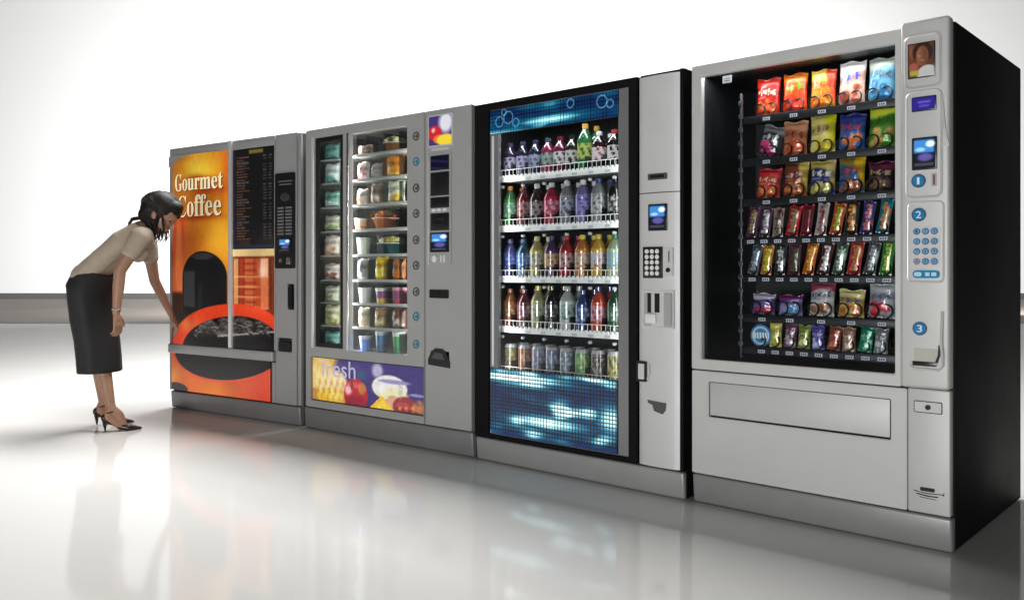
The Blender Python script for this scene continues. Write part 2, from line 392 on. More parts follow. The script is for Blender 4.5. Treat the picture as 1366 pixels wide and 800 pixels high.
def art_menu(U, W):
    c = base(U, (26, 26, 28)); c = put(c, (U < .72) * .8, (60, 34, 70))
    c = put(c, rect(U, W, .86, 1.0, 1.735, 1.76, .01), (140, 130, 60)); c = put(c, rect(U, W, .70, 1.10, 1.118, 1.14, .01) * .8, (30, 60, 90)); c = put(c, rect(U, W, .74, .88, 1.14, 1.152, .01) * .8, (110, 40, 30))
    rows = np.floor((W - 1.15) / .0185); fr = (W - 1.15) / .0185 - rows
    rnd = np.modf(np.abs(np.sin(rows * 12.9) * 43758.5))[0]
    on = (fr > .3) & (fr < .72) & (W > 1.16) & (W < 1.73) & (np.mod(rows, 7) != 0)
    wob = nz(U * 5, W, 30, 1.)
    c = put(c, (on & (U > .735) & (U < .79 + .1 * rnd)) * np.clip(wob * 1.6, 0, 1) * .75, (170, 120, 90)); c = put(c, (on & (U > 1.0) & (U < 1.085) & (np.abs(U - 1.043) > .01)) * wob * 1.1, (120, 122, 124))
    hd = (np.mod(rows, 7) == 0) & (fr > .1) & (fr < .85) & (W > 1.16) & (W < 1.73) & (U > .735) & (U < .86); return put(c, hd * wob * .9, (150, 148, 145))
link('menu_print', grid(.70, 1.10, 1.118, 1.766, 110, 190, -.0045, art_menu), PRINT, mb)
b = new(); rplate(b, 1.128, 1.308, .985, 1.587, .012, -.016, -.004, .003)
cp = obj('control_panel', b, BLACKP, R1)
b = new(); disc(b, 1.226, 1.434, .042, -.021, -.016, .002)
for v in b.verts: v.co.z = 1.434 + (v.co.z - 1.434) * .62
obj('emblem', b, CHROME, cp)
for k in range(9):
    for j in range(2):
        b = new(); rplate(b, 1.155 + j * .075, 1.215 + j * .075, 1.196 + k * .0205, 1.208 + k * .0205, .004, -.019, -.015)
        obj('selection_button', b, mat('grey button', (.16, .16, .17), .4, noise_amt=.05), cp)
for k, (a, c_) in enumerate(((1.16, 1.29), (1.17, 1.285))):
    b = new(); box(b, a, c_, -.018, -.016, 1.53 - k * .02, 1.537 - k * .02); obj('display_line', b, mat('grey button'), cp)
card_reader(R1, 1.17, 1.285, 1.085, 1.175, -.018)
b = new(); disc(b, 1.185, 1.034, .014, -.022, -.016, .002); obj('return_button', b, CHROME, cp)
b = new(); box(b, 1.24, 1.275, -.022, -.016, 1.012, 1.056, .002); obj('coin_slot', b, CHROME, cp)
b = new(); box(b, 1.145, 1.268, .006, .02, .462, .542); rplate(b, 1.152, 1.262, .468, .52, .01, -.006, .008, .003)
obj('coin_return', b, BLACKP, R1)
b = new(); box(b, 1.236, 1.29, .002, .02, .73, .885); rplate(b, 1.245, 1.281, .745, .87, .012, -.012, .004, .004)
obj('door_lock', b, BLACKP, R1)

# =================================================================== MACHINE 2: fresh food carousel
R2 = mroot('M2', 'food_machine', 'grey fresh food machine with fruit poster and clear compartments, second from the far end')
shell(R2, 1.395, .88, 1.83, DKGREY, (.045, 1.0), (.47, 1.79), INSILV)
kick(R2, 1.39, KICK, .132)
b = new()
plate(b, [.03, 1.046], [.138, 1.832], [(.11, .370, .508, 1.778), (.435, .911, .503, 1.772), (.072, 1.042, .180, .447)], -.008, .02)
box(b, .012, .028, .0, .02, .138, 1.83, .003)
plate(b, [1.052, 1.388], [.138, 1.832], [(1.098, 1.236, 1.178, 1.285), (1.092, 1.228, .462, .541)], -.008, .02)
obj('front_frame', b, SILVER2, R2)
b = new(); box(b, .088, .105, -.018, -.006, .50, 1.785, .004); obj('door_strip', b, mat('bright trim and highlight'), R2)  # bright strip paints the white highlight down the door edge
b = new(); box(b, .415, .432, -.020, -.006, .50, 1.78, .005); obj('door_strip', b, CHROME, R2)
b = new(); plate(b, [.111, .369], [.509, 1.777], [(.135, .345, .535, 1.75)], -.004, .015)
obj('window_gasket', b, BLACKP, R2)
for u0, u1 in ((.112, .368), (.436, .910)):
    b = new(); box(b, u0, u1, .016, .020, .506, 1.776); obj('window_pane', b, GLASS, R2, False)
b = new()
LV2 = [1.652, 1.508, 1.360, 1.214, 1.067, .920, .782, .642, .500]
for i, w in enumerate(LV2):
    b = new(); box(b, .075, .99, .034, .30, w - .012, w - .004, .001); box(b, .44, .905, .024, .033, w - .015, w + .001, .002)
    sh = obj('carousel_shelf', b, mat('clear tray plastic', (.50, .51, .49), .25, noise_amt=.04), R2)
    h = (LV2[i - 1] if i else 1.79) - w - .03
    for u in (.10, .385, .525, .67, .80):
        b = new(); box(b, u, u + .003, .04, .26, w - .003, w + h); obj('divider', b, CLEAR, sh, False)
for i, w in enumerate([1.704, 1.565, 1.421, 1.282, 1.138, .999, .855, .720, .568]):
    b = new()
    tube(b, [(.985 + .021 * math.cos(a), -.010, w + .021 * math.sin(a)) for a in [2 * PI * k / 20 for k in range(20)]], .004, 8, True)
    prism(b, [(.975, w), (.995, w + .011), (.995, w - .011)], -.013, -.007)
    obj('door_button', b, DKGREY if i not in (1, 7, 8) else mat('teal plastic', (.03, .22, .27), .35, noise_amt=.05), R2)
def art_fruit(U, W):
    s = (U - 1.09) / .165; t = (W - 1.64) / .155
    c = base(U, (70, 52, 120)); c = put(c, ell(s, t, .75, .75, .3, .35, .6), (225, 225, 235)); c = put(c, ell(s, t, .25, .42, .32, .25, .2), (205, 40, 50))
    c = put(c, ell(s, t, .45, .2, .25, .15, .3), (235, 120, 60)); c = put(c, ell(s, t, .75, .15, .4, .2, .2), (245, 215, 60)); return put(c, ell(s, t, .2, .52, .08, .08, .8), (255, 190, 190))
b = new(); rplate(b, 1.082, 1.263, 1.632, 1.803, .008, -.016, -.006, .003)
pf = obj('picture_frame', b, SILVER3, R2)
link('fruit_picture', grid(1.09, 1.255, 1.64, 1.795, 40, 40, -.0172, art_fruit), BACKLIT, pf)
b = new(); rplate(b, 1.09, 1.25, 1.005, 1.602, .014, -.014, -.006, .003)
cp = obj('control_panel', b, SILVER2, R2)
b = new(); rplate(b, 1.105, 1.235, 1.612, 1.626, .006, -.016, -.006, .002); obj('indicator_light', b, mat('bright trim and highlight'), R2)
b = new(); box(b, 1.082, 1.089, -.02, -.008, 1.0, 1.60, .003); obj('panel_highlight', b, mat('bright trim and highlight'), R2)  # highlight beside the panel, put in as a bright strip
b = new(); box(b, 1.101, 1.236, -.019, -.012, 1.505, 1.585, .003)
d = obj('display', b, BLACKP, cp)
def art_disp(U, W):
    c = base(U, (14, 14, 28)); c = put(c, np.clip(np.sin(W * 160 + U * 20), 0, 1) * .5, (50, 46, 110)); return c
link('display_screen', grid(1.106, 1.231, 1.51, 1.58, 20, 20, -.0203, art_disp), SCREEN, d)
b = new(); box(b, 1.101, 1.236, -.019, -.012, 1.37, 1.496, .003); obj('screen', b, BLACKP, cp)
b = new(); box(b, 1.101, 1.236, -.019, -.012, 1.305, 1.362, .003); box(b, 1.12, 1.215, -.021, -.019, 1.33, 1.336); obj('bill_acceptor', b, [BLACKP], cp)
for u in (1.125, 1.165, 1.205):
    b = new(); rplate(b, u - .013, u + .013, 1.286, 1.300, .005, -.018, -.012, .002); obj('key_button', b, WHITEP, cp)
b = new(); box(b, 1.101, 1.236, -.019, -.006, 1.184, 1.277, .003); tube(b, [(1.13, -.021, 1.24), (1.16, -.023, 1.246), (1.205, -.021, 1.24)], .003); tube(b, [(1.13, -.021, 1.215), (1.205, -.021, 1.215)], .002)
obj('bill_slot', b, BLACKP, cp)
card_reader(R2, 1.101, 1.236, 1.068, 1.174, -.016)
b = new(); disc(b, 1.13, 1.033, .018, -.02, -.012, .002); obj('return_button', b, WHITEP, cp)
for u in (1.175, 1.197):
    b = new(); box(b, u, u + .008, -.018, -.012, 1.015, 1.052); obj('coin_slot', b, WHITEP, cp)
b = new(); rplate(b, 1.09, 1.228, .823, .869, .006, -.014, -.007, .002); disc(b, 1.155, .846, .012, -.018, -.012, .002)
obj('door_lock', b, BLACKP, R2)
b = new(); box(b, 1.095, 1.225, .012, .02, .465, .538); prism(b, [(1.082, .465), (1.238, .455), (1.238, .485), (1.215, .53), (1.185, .553), (1.135, .556), (1.105, .535), (1.082, .495)], -.016, -.006, .004)
cu = obj('coin_return', b, BLACKP, R2)
b = new(); prism(b, [(1.11, .50), (1.21, .497), (1.19, .53), (1.135, .535)], -.019, -.015, .001); obj('return_flap', b, DKGREY, cu)
def art_fresh(U, W):
    c = base(U, (62, 50, 116)); n1 = nz(U, W, 26, 5.)
    c = put(c, glow(U, W, .38, .40, .16, .03) * .5, (104, 94, 140)); c = put(c, glow(U, W, .52, .36, .05, .03) * .6, (50, 110, 140))
    c = put(c, np.clip((.11 + .30 * (W - .18) * 1.2 - U + .13) / .06, 0, 1), (226, 182, 92)); c = put(c, ell(U, W, .17, .34, .12, .10, .3) * .9, (238, 204, 120)); c = put(c, ell(U, W, .30, .30, .10, .07, .25), (240, 205, 150))
    for k in range(5): c = put(c, ell(U, W, .10 + .035 * k, .37 - .03 * k, .03, .02, .4) * .6, (250, 226, 150))
    c = put(c, ell(U, W, .10, .215, .05, .04, .4) * .6, (168, 112, 50)); c = put(c, ell(U, W, .26, .215, .14, .055, .1), (236, 190, 50)); c = put(c, ell(U, W, .30, .22, .08, .02, .6) * .7, (252, 232, 120))
    c = put(c, ell(U, W, .475, .245, .105, .095, .06), (190, 32, 52)); c = put(c, ell(U, W, .53, .285, .035, .035, .4), (190, 120, 50)); c = put(c, ell(U, W, .41, .27, .03, .03, .8), (252, 190, 200)); c = put(c, ell(U, W, .46, .30, .06, .018, .6) * .7, (240, 100, 110)); c = put(c, ell(U, W, .50, .165, .08, .02, .4) * .8, (120, 24, 30))
    c = put(c, ell(U, W, .66, .40, .045, .04, .6), (180, 174, 205)); c = put(c, ell(U, W, .76, .31, .145, .07, .1), (236, 232, 228)); c = put(c, ell(U, W, .80, .345, .13, .012, .3), (150, 140, 190)); c = put(c, ell(U, W, .78, .275, .13, .03, .3), (232, 226, 176)); c = put(c, ell(U, W, .98, .285, .06, .008, .4) * .8, (170, 160, 200))
    tri = (W < .262 - np.abs(U - .70) * .75) ; c = put(c, tri * 1., (246, 196, 58)); c = put(c, (W < .235 - np.abs(U - .70) * .8) * .6, (248, 226, 70)); c = put(c, ell(U, W, .79, .235, .05, .035, .2), (226, 170, 140))
    c = put(c, ell(U, W, .885, .215, .095, .055, .1), (150, 52, 58)); c = put(c, ell(U, W, .87, .21, .06, .03, .3), (190, 70, 76)); c = put(c, ell(U, W, 1.0, .21, .06, .05, .2) * np.clip(n1 * 1.6, 0, 1), (196, 120, 70))
    c = put(c, (W < .195) * (U > .8) * n1 * .7, (120, 70, 50))
    n2 = nz(U, W, 60, 9.); c = put(c, ell(U, W, .47, .20, .10, .04, .8) * .5, (110, 16, 40)); c = put(c, ell(U, W, .44, .30, .012, .03, .6) * .8, (90, 60, 30))
    for k in range(14):
        a_, b_ = .12 + .018 * k, .30 + .05 * math.sin(k * 2.1); c = put(c, ell(U, W, a_, b_, .014, .03, .8) * .55, (255, 240, 190)); c = put(c, ell(U, W, a_ + .01, b_ - .05, .010, .022, .8) * .4, (190, 130, 50))
    for k in range(7): c = put(c, ell(U, W, .82 + .025 * k, .20 + .02 * math.sin(k * 3), .012, .010, .6) * .6, ((90, 30, 26), (230, 170, 110))[k % 2])
    c = put(c, ell(U, W, .70, .30, .03, .035, .8) * .7, (255, 255, 255)); c = put(c, ell(U, W, .85, .30, .02, .04, .8) * .5, (190, 186, 170))
    return c * (.84 + .30 * n2[:, None] * .6 + .12 * n1[:, None])
b = new(); box(b, .073, 1.041, .004, .018, .181, .446); fp = obj('poster_panel', b, BLACKP, R2)
link('poster', grid(.078, 1.034, .186, .441, 240, 70, .002, art_fresh), BACKLIT, fp)
b = new(); text(b, 'fresh', .165, .475, .335, .437, .0005, .001); obj('poster_lettering', b, LILAC, fp)

# =================================================================== MACHINE 3: bottled drinks
R3 = mroot('M3', 'drinks_machine', 'black-framed bottled drink machine with blue mosaic graphics, third from the far end')
shell(R3, 1.222, .90, 1.822, BLACK, (.04, .96), (.12, 1.79), INNER)
kick(R3, 1.218, mat('kick plate light', (.36, .36, .355), .38, .3, noise_amt=.08, bump=.08), .118)
b = new(); plate(b, [.0, .993], [.124, 1.818], [(.100, .946, .145, 1.782)], -.012, .02); box(b, 1.000, 1.222, .004, .02, .124, 1.822, .002); box(b, 1.206, 1.222, -.012, .004, .124, 1.82, .002)
obj('door_frame', b, BLACK, R3)
b = new(); plate(b, [.101, .945], [.146, 1.781], [(.158, .886, .150, 1.776)], -.004, .018)
obj('inner_frame', b, mat('grey jamb', (.26, .26, .27), .35, .4, noise_amt=.05), R3)
b = new(); box(b, .118, .132, -.010, -.003, .49, 1.65, .003); obj('frame_trim', b, WHITEP, R3)
b = new(); box(b, .159, .885, .006, .010, .151, 1.775); obj('window_pane', b, GLASS, R3, False)
def mosaic(U, W, cs=.0165, seed=0., w0=.15, w1=.48):
    c = base(U, (6, 26, 62)); t = (W - w0) / (w1 - w0); s = U / .9
    f = .5 * nz(U * 2.2, W * 7, 1.6, seed) + .5 * nz(U * 5, W * 14, 1.3, seed + 4)
    v = np.clip((f - .42) * 4.2, 0, 1)
    return c, t, s, v
def art_bottom(U, W):
    c, t, s, v = mosaic(U, W, seed=2.)
    v = np.maximum(v * .8, .95 * glow(s, t, .3, .88, .45, .10)); v = np.maximum(v, .85 * glow(s, t, .52, .28, .33, .12)); v = np.maximum(v, .8 * glow(s, t, .95, .45, .12, .25)); v *= 1 - .9 * glow(s, t, .34, .70, .24, .06)
    v *= 1 - .8 * glow(s, t, .12, .35, .12, .2)
    c = put(c, v, (14, 112, 132)); c = put(c, np.clip(v * 1.5 - .55, 0, 1), (150, 225, 232)); c = put(c, np.clip(v * 2.4 - 1.3, 0, 1), (245, 255, 255))
    lines = ((np.mod(U, .0175) < .0052) | (np.mod(W, .0175) < .0052)) * (t > .06)
    c = c * (1 - .72 * lines[:, None]); return c
def art_header(U, W):
    c, t, s, v = mosaic(U, W, seed=8., w0=1.657, w1=1.776)
    v = np.maximum(v * .7, .95 * glow(s, t, .55, .28, .28, .22)); v = np.maximum(v, .8 * glow(s, t, .1, .0, .5, .22))
    c = put(c, v, (12, 108, 126)); c = put(c, np.clip(v * 2 - 1.05, 0, 1), (190, 245, 246))
    lines = ((np.mod(U, .0175) < .0040) | (np.mod(W, .0175) < .0040)); c = c * (1 - .5 * lines[:, None])
    for cu_, cw, r in ((.17, 1.715, .025), (.23, 1.73, .03), (.28, 1.70, .02), (.20, 1.76, .015), (.80, 1.735, .028), (.845, 1.72, .018), (.62, 1.75, .02)):
        d = np.abs(np.sqrt((U - cu_) ** 2 + (W - cw) ** 2) - r); c = put(c, np.clip(1 - d / .004, 0, 1) * .6, (120, 180, 220))
    return c
b = new(); box(b, .104, .892, -.006, .004, 1.657, 1.778, .002); h = obj('header_panel', b, BLACKP, R3)
link('header_print', grid(.106, .890, 1.659, 1.776, 260, 42, -.0075, art_header), BACKLIT3, h)
b = new(); box(b, .104, .884, -.006, .004, .150, .480, .002); h = obj('lower_panel', b, BLACKP, R3)
link('lower_print', grid(.106, .882, .152, .478, 260, 110, -.0075, art_bottom), BACKLIT3, h)
LV3 = [1.445, 1.190, .932, .676, .44]
for w in LV3:
    b = new(); box(b, .05, .95, .092, .45, w - .016, w - .004, .002, mi=0); box(b, .05, .95, .085, .092, w - .022, w + .006, .002, mi=1)
    for k in range(36): box(b, .055 + k * .0252, .067 + k * .0252, .082, .09, w - .002, w + .012, .001, mi=1)
    sh = obj('shelf', b, [INSILV, WHITEP], R3)
    for k in range(10):
        b = new(); box(b, .058 + k * .0952, .0595 + k * .0952, .095, .42, w - .004, w + .07); obj('lane_divider', b, CLEAR, sh, False)
    for k in range(9):
        b = new(); box(b, .07 + k * .0975, .10 + k * .0975, .083, .0845, w - .020, w - .006); obj('price_tag', b, mat('dim label', (.5, .52, .56), .5, noise_amt=.1), sh)
    for k in range(6):
        b = new(); disc(b, .10 + k * .14, w - .045, .007, .085, .10, .002); obj('selection_knob', b, mat('dim label'), sh)
    b = new(); tube(b, [(.055, .088, w + .010), (.055, .088, w + .040), (.945, .088, w + .040), (.945, .088, w + .010)], .0018, 6)
    for k in range(34): tube(b, [(.072 + k * .0262, .088, w + .006), (.072 + k * .0262, .088, w + .040)], .0012, 5)
    obj('wire_guard', b, WHITEP, sh)
# light control column, slightly convex
b = new(); t = new(); N = 14
ring0 = []
for i in range(N + 1):
    u = 1.000 + .205 * i / N; v = -.006 - .014 * math.sin(PI * i / N) ** .6 if 0 < i < N else -.004
    ring0.append((u, v))
for w0, w1 in ((.128, 1.302), (1.306, 1.808)):
    A = [b.verts.new((u, v, w0)) for u, v in ring0]; B = [b.verts.new((u, v, w1)) for u, v in ring0]
    for i in range(N): b.faces.new([A[i], A[i + 1], B[i + 1], B[i]])
    A2 = [b.verts.new((1.205, .01, w0)), b.verts.new((1.0, .01, w0))]; B2 = [b.verts.new((1.205, .01, w1)), b.verts.new((1.0, .01, w1))]
    b.faces.new(B + B2); b.faces.new((A + A2)[::-1]); b.faces.new([A[-1], A2[0], B2[0], B[-1]]); b.faces.new([A2[1], A[0], B[0], B2[1]])
cc = obj('control_column', b, SILVER3, R3)
V3 = -.020
b = new(); rplate(b, 1.055, 1.149, 1.359, 1.386, .004, V3 - .004, V3 + .004, .001); box(b, 1.07, 1.135, V3 - .0055, V3 - .003, 1.37, 1.376); obj('bill_slot', b, DKGREY, R3)
b = new(); box(b, 1.068, 1.136, V3 - .0065, V3 - .004, 1.366, 1.379); obj('slot_mouth', b, BLACKP, R3)
card_reader(R3, 1.057, 1.150, 1.140, 1.255, V3)
b = new(); box(b, 1.030, 1.128, V3 - .005, V3 + .006, .937, 1.072, .002); kp = obj('keypad', b, BLACKP, R3)
for i in range(3):
    for j in range(5):
        b = new(); disc(b, 1.052 + i * .026, .958 + j * .0235, .0098, V3 - .009, V3 - .004, .002, n=14); obj('key_button', b, WHITEP, kp)
b = new(); rplate(b, 1.133, 1.178, .945, 1.066, .004, V3 - .002, V3 + .006, .002); cn = obj('coin_mechanism', b, SILVER3, R3)
b = new(); box(b, 1.158, 1.162, V3 - .0045, V3 - .001, 1.005, 1.052); obj('coin_slot', b, BLACKP, cn)
b = new(); disc(b, 1.156, .972, .010, V3 - .007, V3 - .001, .002); obj('return_button', b, BLACKP, cn)
b = new(); plate(b, [1.024, 1.184], [.722, .886], [(1.034, 1.176, .732, .876)], V3 - .003, V3 + .006); dn = obj('delivery_bay', b, SILVER3, R3)
b = new()
box(b, 1.034, 1.176, V3 + .001, V3 + .004, .732, .876, mi=1)
for u0, u1 in ((1.052, 1.068), (1.088, 1.112)): box(b, u0, u1, V3 - .002, V3 + .001, .79, .872, mi=0)
rplate(b, 1.135, 1.170, .74, .87, .004, V3 - .004, V3 + .001, .001, mi=1)
box(b, 1.044, 1.098, V3 - .012, V3, .742, .785, .006, mi=2)
obj('bay_insert', b, [BLACKP, SILVER2, WHITEP], dn)
b = new(); rplate(b, .998, 1.048, .488, .577, .005, V3 - .004, V3 + .010, .002, mi=0); rplate(b, 1.008, 1.038, .499, .566, .003, V3 - .007, V3 - .003, .001, mi=1)
tube(b, [(1.052, V3 - .004, .50), (1.066, V3 - .01, .53), (1.060, V3 - .006, .565)], .003, mi=1)
obj('door_lock', b, [BLACKP, SILVER3], R3)
b = new(); prism(b, [(1.052, .412), (1.145, .406), (1.142, .375), (1.128, .357), (1.085, .368), (1.078, .392), (1.055, .40)], V3 - .003, V3 + .005, .001); obj('coin_return', b, DKGREY, R3)

# =================================================================== MACHINE 4: snacks
R4 = mroot('M4', 'snack_machine', 'nearest and largest grey vending machine, full of chips and candy, black side')
shell(R4, 1.008, .975, 1.826, BLACK, (.036, .838), (.600, 1.785), INNER, v0=.035)
kick(R4, 1.006, mat('kick plate warm', (.30, .30, .295), .38, .3, noise_amt=.08, bump=.08), .122)
b = new()
plate(b, [.0, .842], [.560, 1.822], [(.045, .821, .602, 1.775)], -.008, .022)
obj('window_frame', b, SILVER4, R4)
b = new(); plate(b, [.0, .861], [.127, .554], [(.078, .806, .366, .512)], -.006, .016)
ld = obj('lower_door', b, SILVER4, R4)
b = new(); box(b, .082, .801, .000, .008, .373, .509, .002); 
fl = obj('delivery_flap', b, SILVER4, R4)
b = new(); box(b, .045, .821, .016, .020, .602, 1.775); obj('window_pane', b, GLASS, R4, False)
b = new(); plate(b, [.004, 1.004], [.125, 1.818], [(.040, .838, .600, 1.785)], .026, .034); obj('door_backing', b, BLACKP, R4)
b = new()
box(b, .846, 1.006, -.030, .024, .562, 1.836, .012, 4); box(b, .865, 1.004, -.012, .024, .128, .559, .006, 3)
obj('control_column', b, SILVER4, R4)
VF = -.030
TRIM4 = mat('light ridge', (.62, .62, .60), .35, .3, noise_amt=.04)
b = new(); rim(b, .862, .978, 1.600, 1.782, .02, VF, .005); obj('panel_rim', b, TRIM4, R4); b = new(); rim(b, .866, .982, 1.222, 1.588, .022, VF, .0045); obj('panel_rim', b, TRIM4, R4); b = new(); rim(b, .872, .988, .930, 1.205, .016, VF, .0035); obj('panel_rim', b, TRIM4, R4); b = new()
tube(b, [(.878, VF, .655), (.880, VF, .64), (.892, VF, .630), (.975, VF, .630), (.986, VF - .004, .645), (.988, VF - .012, .68), (.984, VF - .014, .72), (.985, VF - .006, .80), (.985, VF, .83)], .005, 8); obj('pull_handle', b, TRIM4, R4); b = new()
tube(b, [(.984, VF - .002, 1.55), (.992, VF - .006, 1.46), (1.0, VF + .002, 1.40)], .004, 8); box(b, .985, 1.006, VF - .003, VF + .01, 1.392, 1.402)
obj('edge_trim', b, TRIM4, R4)
def art_portrait(U, W):
    s = (U - .876) / .082; t = (W - 1.638) / .114; n1 = nz(s, t, 6, 2.)
    c = base(U, (120, 66, 36)); c = put(c, n1 * .6, (60, 28, 14)); c = put(c, glow(s, t, .1, .8, .12, .25) * .6, (190, 110, 70))
    c = put(c, ell(s, t, .56, .74, .40, .30, .2), (40, 20, 12)); c = put(c, ell(s, t, .54, .62, .25, .30, .12), (150, 92, 62)); c = put(c, ell(s, t, .46, .66, .10, .12, .7) * .7, (200, 140, 100))
    c = put(c, ell(s, t, .44, .70, .035, .02, .4), (30, 14, 10)); c = put(c, ell(s, t, .64, .72, .035, .02, .4), (30, 14, 10)); c = put(c, ell(s, t, .55, .49, .07, .022, .5), (226, 200, 186)); c = put(c, ell(s, t, .62, .62, .16, .3, .6) * .45, (96, 52, 34))
    c = put(c, ell(s, t, .75, .05, .42, .28, .12), (214, 214, 214)); c = put(c, ell(s, t, .2, .3, .2, .14, .4) * .8, (196, 100, 90)); return put(c, rect(s, t, .05, .4, .04, .2, .06), (186, 180, 70))
b = new(); box(b, .872, .962, VF - .003, VF + .004, 1.634, 1.756, .002); pf = obj('picture_frame', b, BLACKP, R4)
link('portrait_picture', grid(.876, .958, 1.638, 1.752, 44, 60, VF - .0042, art_portrait), PRINT, pf)
b = new(); box(b, .884, .966, VF - .003, VF + .004, 1.518, 1.570, .004); d = obj('display', b, BLACKP, R4)
def art_d4(U, W):
    s = (U - .888) / .074; t = (W - 1.523) / .042
    c = base(U, (44, 34, 120)); c = put(c, rect(s, t, .25, .8, .55, .72, .05) * .7, (120, 110, 210)); return put(c, rect(s, t, .3, .75, .25, .4, .05) * .6, (100, 90, 200))
link('display_screen', grid(.888, .962, 1.523, 1.565, 20, 12, VF - .0042, art_d4), SCREEN, d)
card_reader(R4, .886, .968, 1.316, 1.428, VF)
BTN = mat('blue badge', (.02, .22, .45), .25, coat=.5, noise_amt=.05)
for ch, u, w in (('1', .908, 1.279), ('2', .909, 1.162), ('3', .912, .769)):
    b = new(); disc(b, u, w, .0235, VF - .004, VF + .002, .002, n=32, mi=0); disc(b, u, w, .019, VF - .0055, VF - .003, .001, n=32, mi=1); g = .0038 if ch == '1' else .0085
    text(b, ch, u - g, u + g, w - .012, w + .012, VF - .0055, mi=2)
    obj('number_badge', b, [mat('badge rim', (.03, .10, .22), .3, .4, noise_amt=.05), BTN, WHITEL], R4)
b = new(); rplate(b, .950, .966, 1.258, 1.302, .003, VF - .003, VF + .002, .001, mi=0); box(b, .9565, .9605, VF - .0045, VF - .002, 1.264, 1.296, mi=1)
obj('coin_slot', b, [mat('pink grey insert', (.45, .33, .36), .4, noise_amt=.05), BLACKP], R4)
keys = ['7', '8', '9', '4', '5', '6', '1', '2', '3', '*', '0', '#'][::1]
b = new(); rplate(b, .885, .978, .985, 1.120, .004, VF - .001, VF + .004, .001)
kp = obj('keypad', b, SILVER4, R4)
for j in range(4):
    for i in range(3):
        u, w = .902 + i * .0285, 1.104 - j * .0345
        b = new(); disc(b, u, w, .0115, VF - .004, VF, .001, n=20, mi=0); disc(b, u, w, .0085, VF - .0055, VF - .003, .001, n=20, mi=1)
        text(b, ['1', '2', '3', '4', '5', '6', '7', '8', '9', '*', '0', '#'][j * 3 + i], u - .0034, u + .0034, w - .0055, w + .0055, VF - .0055, .0006, mi=2)
        k = obj('key_button', b, [mat('key rim', (.008, .11, .30), .3, .1, noise_amt=.05) if (i, j) != (0, 3) else mat('key rim red', (.45, .12, .06), .35, noise_amt=.05), mat('key face', (.16, .38, .58), .35, noise_amt=.05), mat('key ink', (.02, .05, .12), .4, noise_amt=.05)], kp)
b = new(); rplate(b, .889, .977, .943, .970, .012, VF - .004, VF + .003, .002, mi=0); rplate(b, .894, .918, .949, .964, .006, VF - .0055, VF - .003, mi=1); box(b, .93, .944, VF - .0055, VF - .003, .950, .963, mi=1); box(b, .95, .966, VF - .0055, VF - .003, .950, .963, mi=1)
obj('payment_sign', b, [BTN, mat('pale cyan ink', (.45, .75, .85), .4, noise_amt=.05)], R4)
b = new(); prism(b, [(.889, .642), (.970, .642), (.974, .66), (.974, .70), (.893, .70), (.893, .66)], VF - .002, VF + .004, .001, mi=0); box(b, .888, .966, VF - .004, VF - .001, .640, .656, .001, mi=1)
tube(b, [(.966, VF - .004, .655), (.975, VF - .006, .68), (.976, VF - .004, .715)], .004, 8, mi=1)
obj('bill_return', b, [mat('warm plastic', (.50, .49, .42), .4, noise_amt=.05), BLACKP], R4)
b = new(); rplate(b, .886, .980, .476, .518, .003, -.0155, -.008, .001, mi=0); rim(b, .888, .978, .478, .516, .003, -.0155, .0015, mi=1); disc(b, .934, .497, .009, -.020, -.014, .002, mi=1)
obj('door_lock', b, [SILVER4, BLACKP], R4)
b = new()
rplate(b, .907, .955, .206, .219, .005, -.0145, -.011); tube(b, [(.886, -.0125, .203), (.93, -.0125, .199), (.982, -.0125, .202)], .0016); tube(b, [(.895, -.0125, .194), (.935, -.0125, .190), (.965, -.0125, .191)], .0022); tube(b, [(.983, -.0125, .197), (.984, -.0125, .210)], .0014); tube(b, [(.905, -.0125, .184), (.96, -.0125, .181)], .0012)
obj('maker_emblem', b, BLACKP, R4)
b = new(); box(b, .128, .168, .0215, .0225, 1.738, 1.768); st = obj('window_sticker', b, WHITEP, R4)
b = new(); box(b, .135, .16, .0205, .0213, 1.745, 1.749); box(b, .133, .163, .0205, .0213, 1.755, 1.757); obj('sticker_print', b, mat('lilac ink', (.2, .17, .4), .5, noise_amt=.05), st)
b = new(); box(b, .172, .180, .085, .10, .61, 1.70, .002)
for w in np.arange(.66, 1.7, .055): box(b, .166, .186, .082, .088, w, w + .018, .001)
obj('shelf_rail', b, mat('rail metal', (.10, .105, .12), .35, .6, noise_amt=.1), R4)
LV4 = [1.600, 1.426, 1.262, 1.104, .950, .788, .658]
LANES = [[(.263, .1), (.378, .1), (.492, .1), (.605, .1), (.718, .1)]] * 3 + [[(.199 + .0588 * i, .05) for i in range(10)], [(.206 + .0594 * i, .05) for i in range(10)], [(.244, .1), (.362, .1), (.489, .1), (.605, .1), (.718, .1)], [(.246 + .0595 * i, .055) for i in range(9)]]
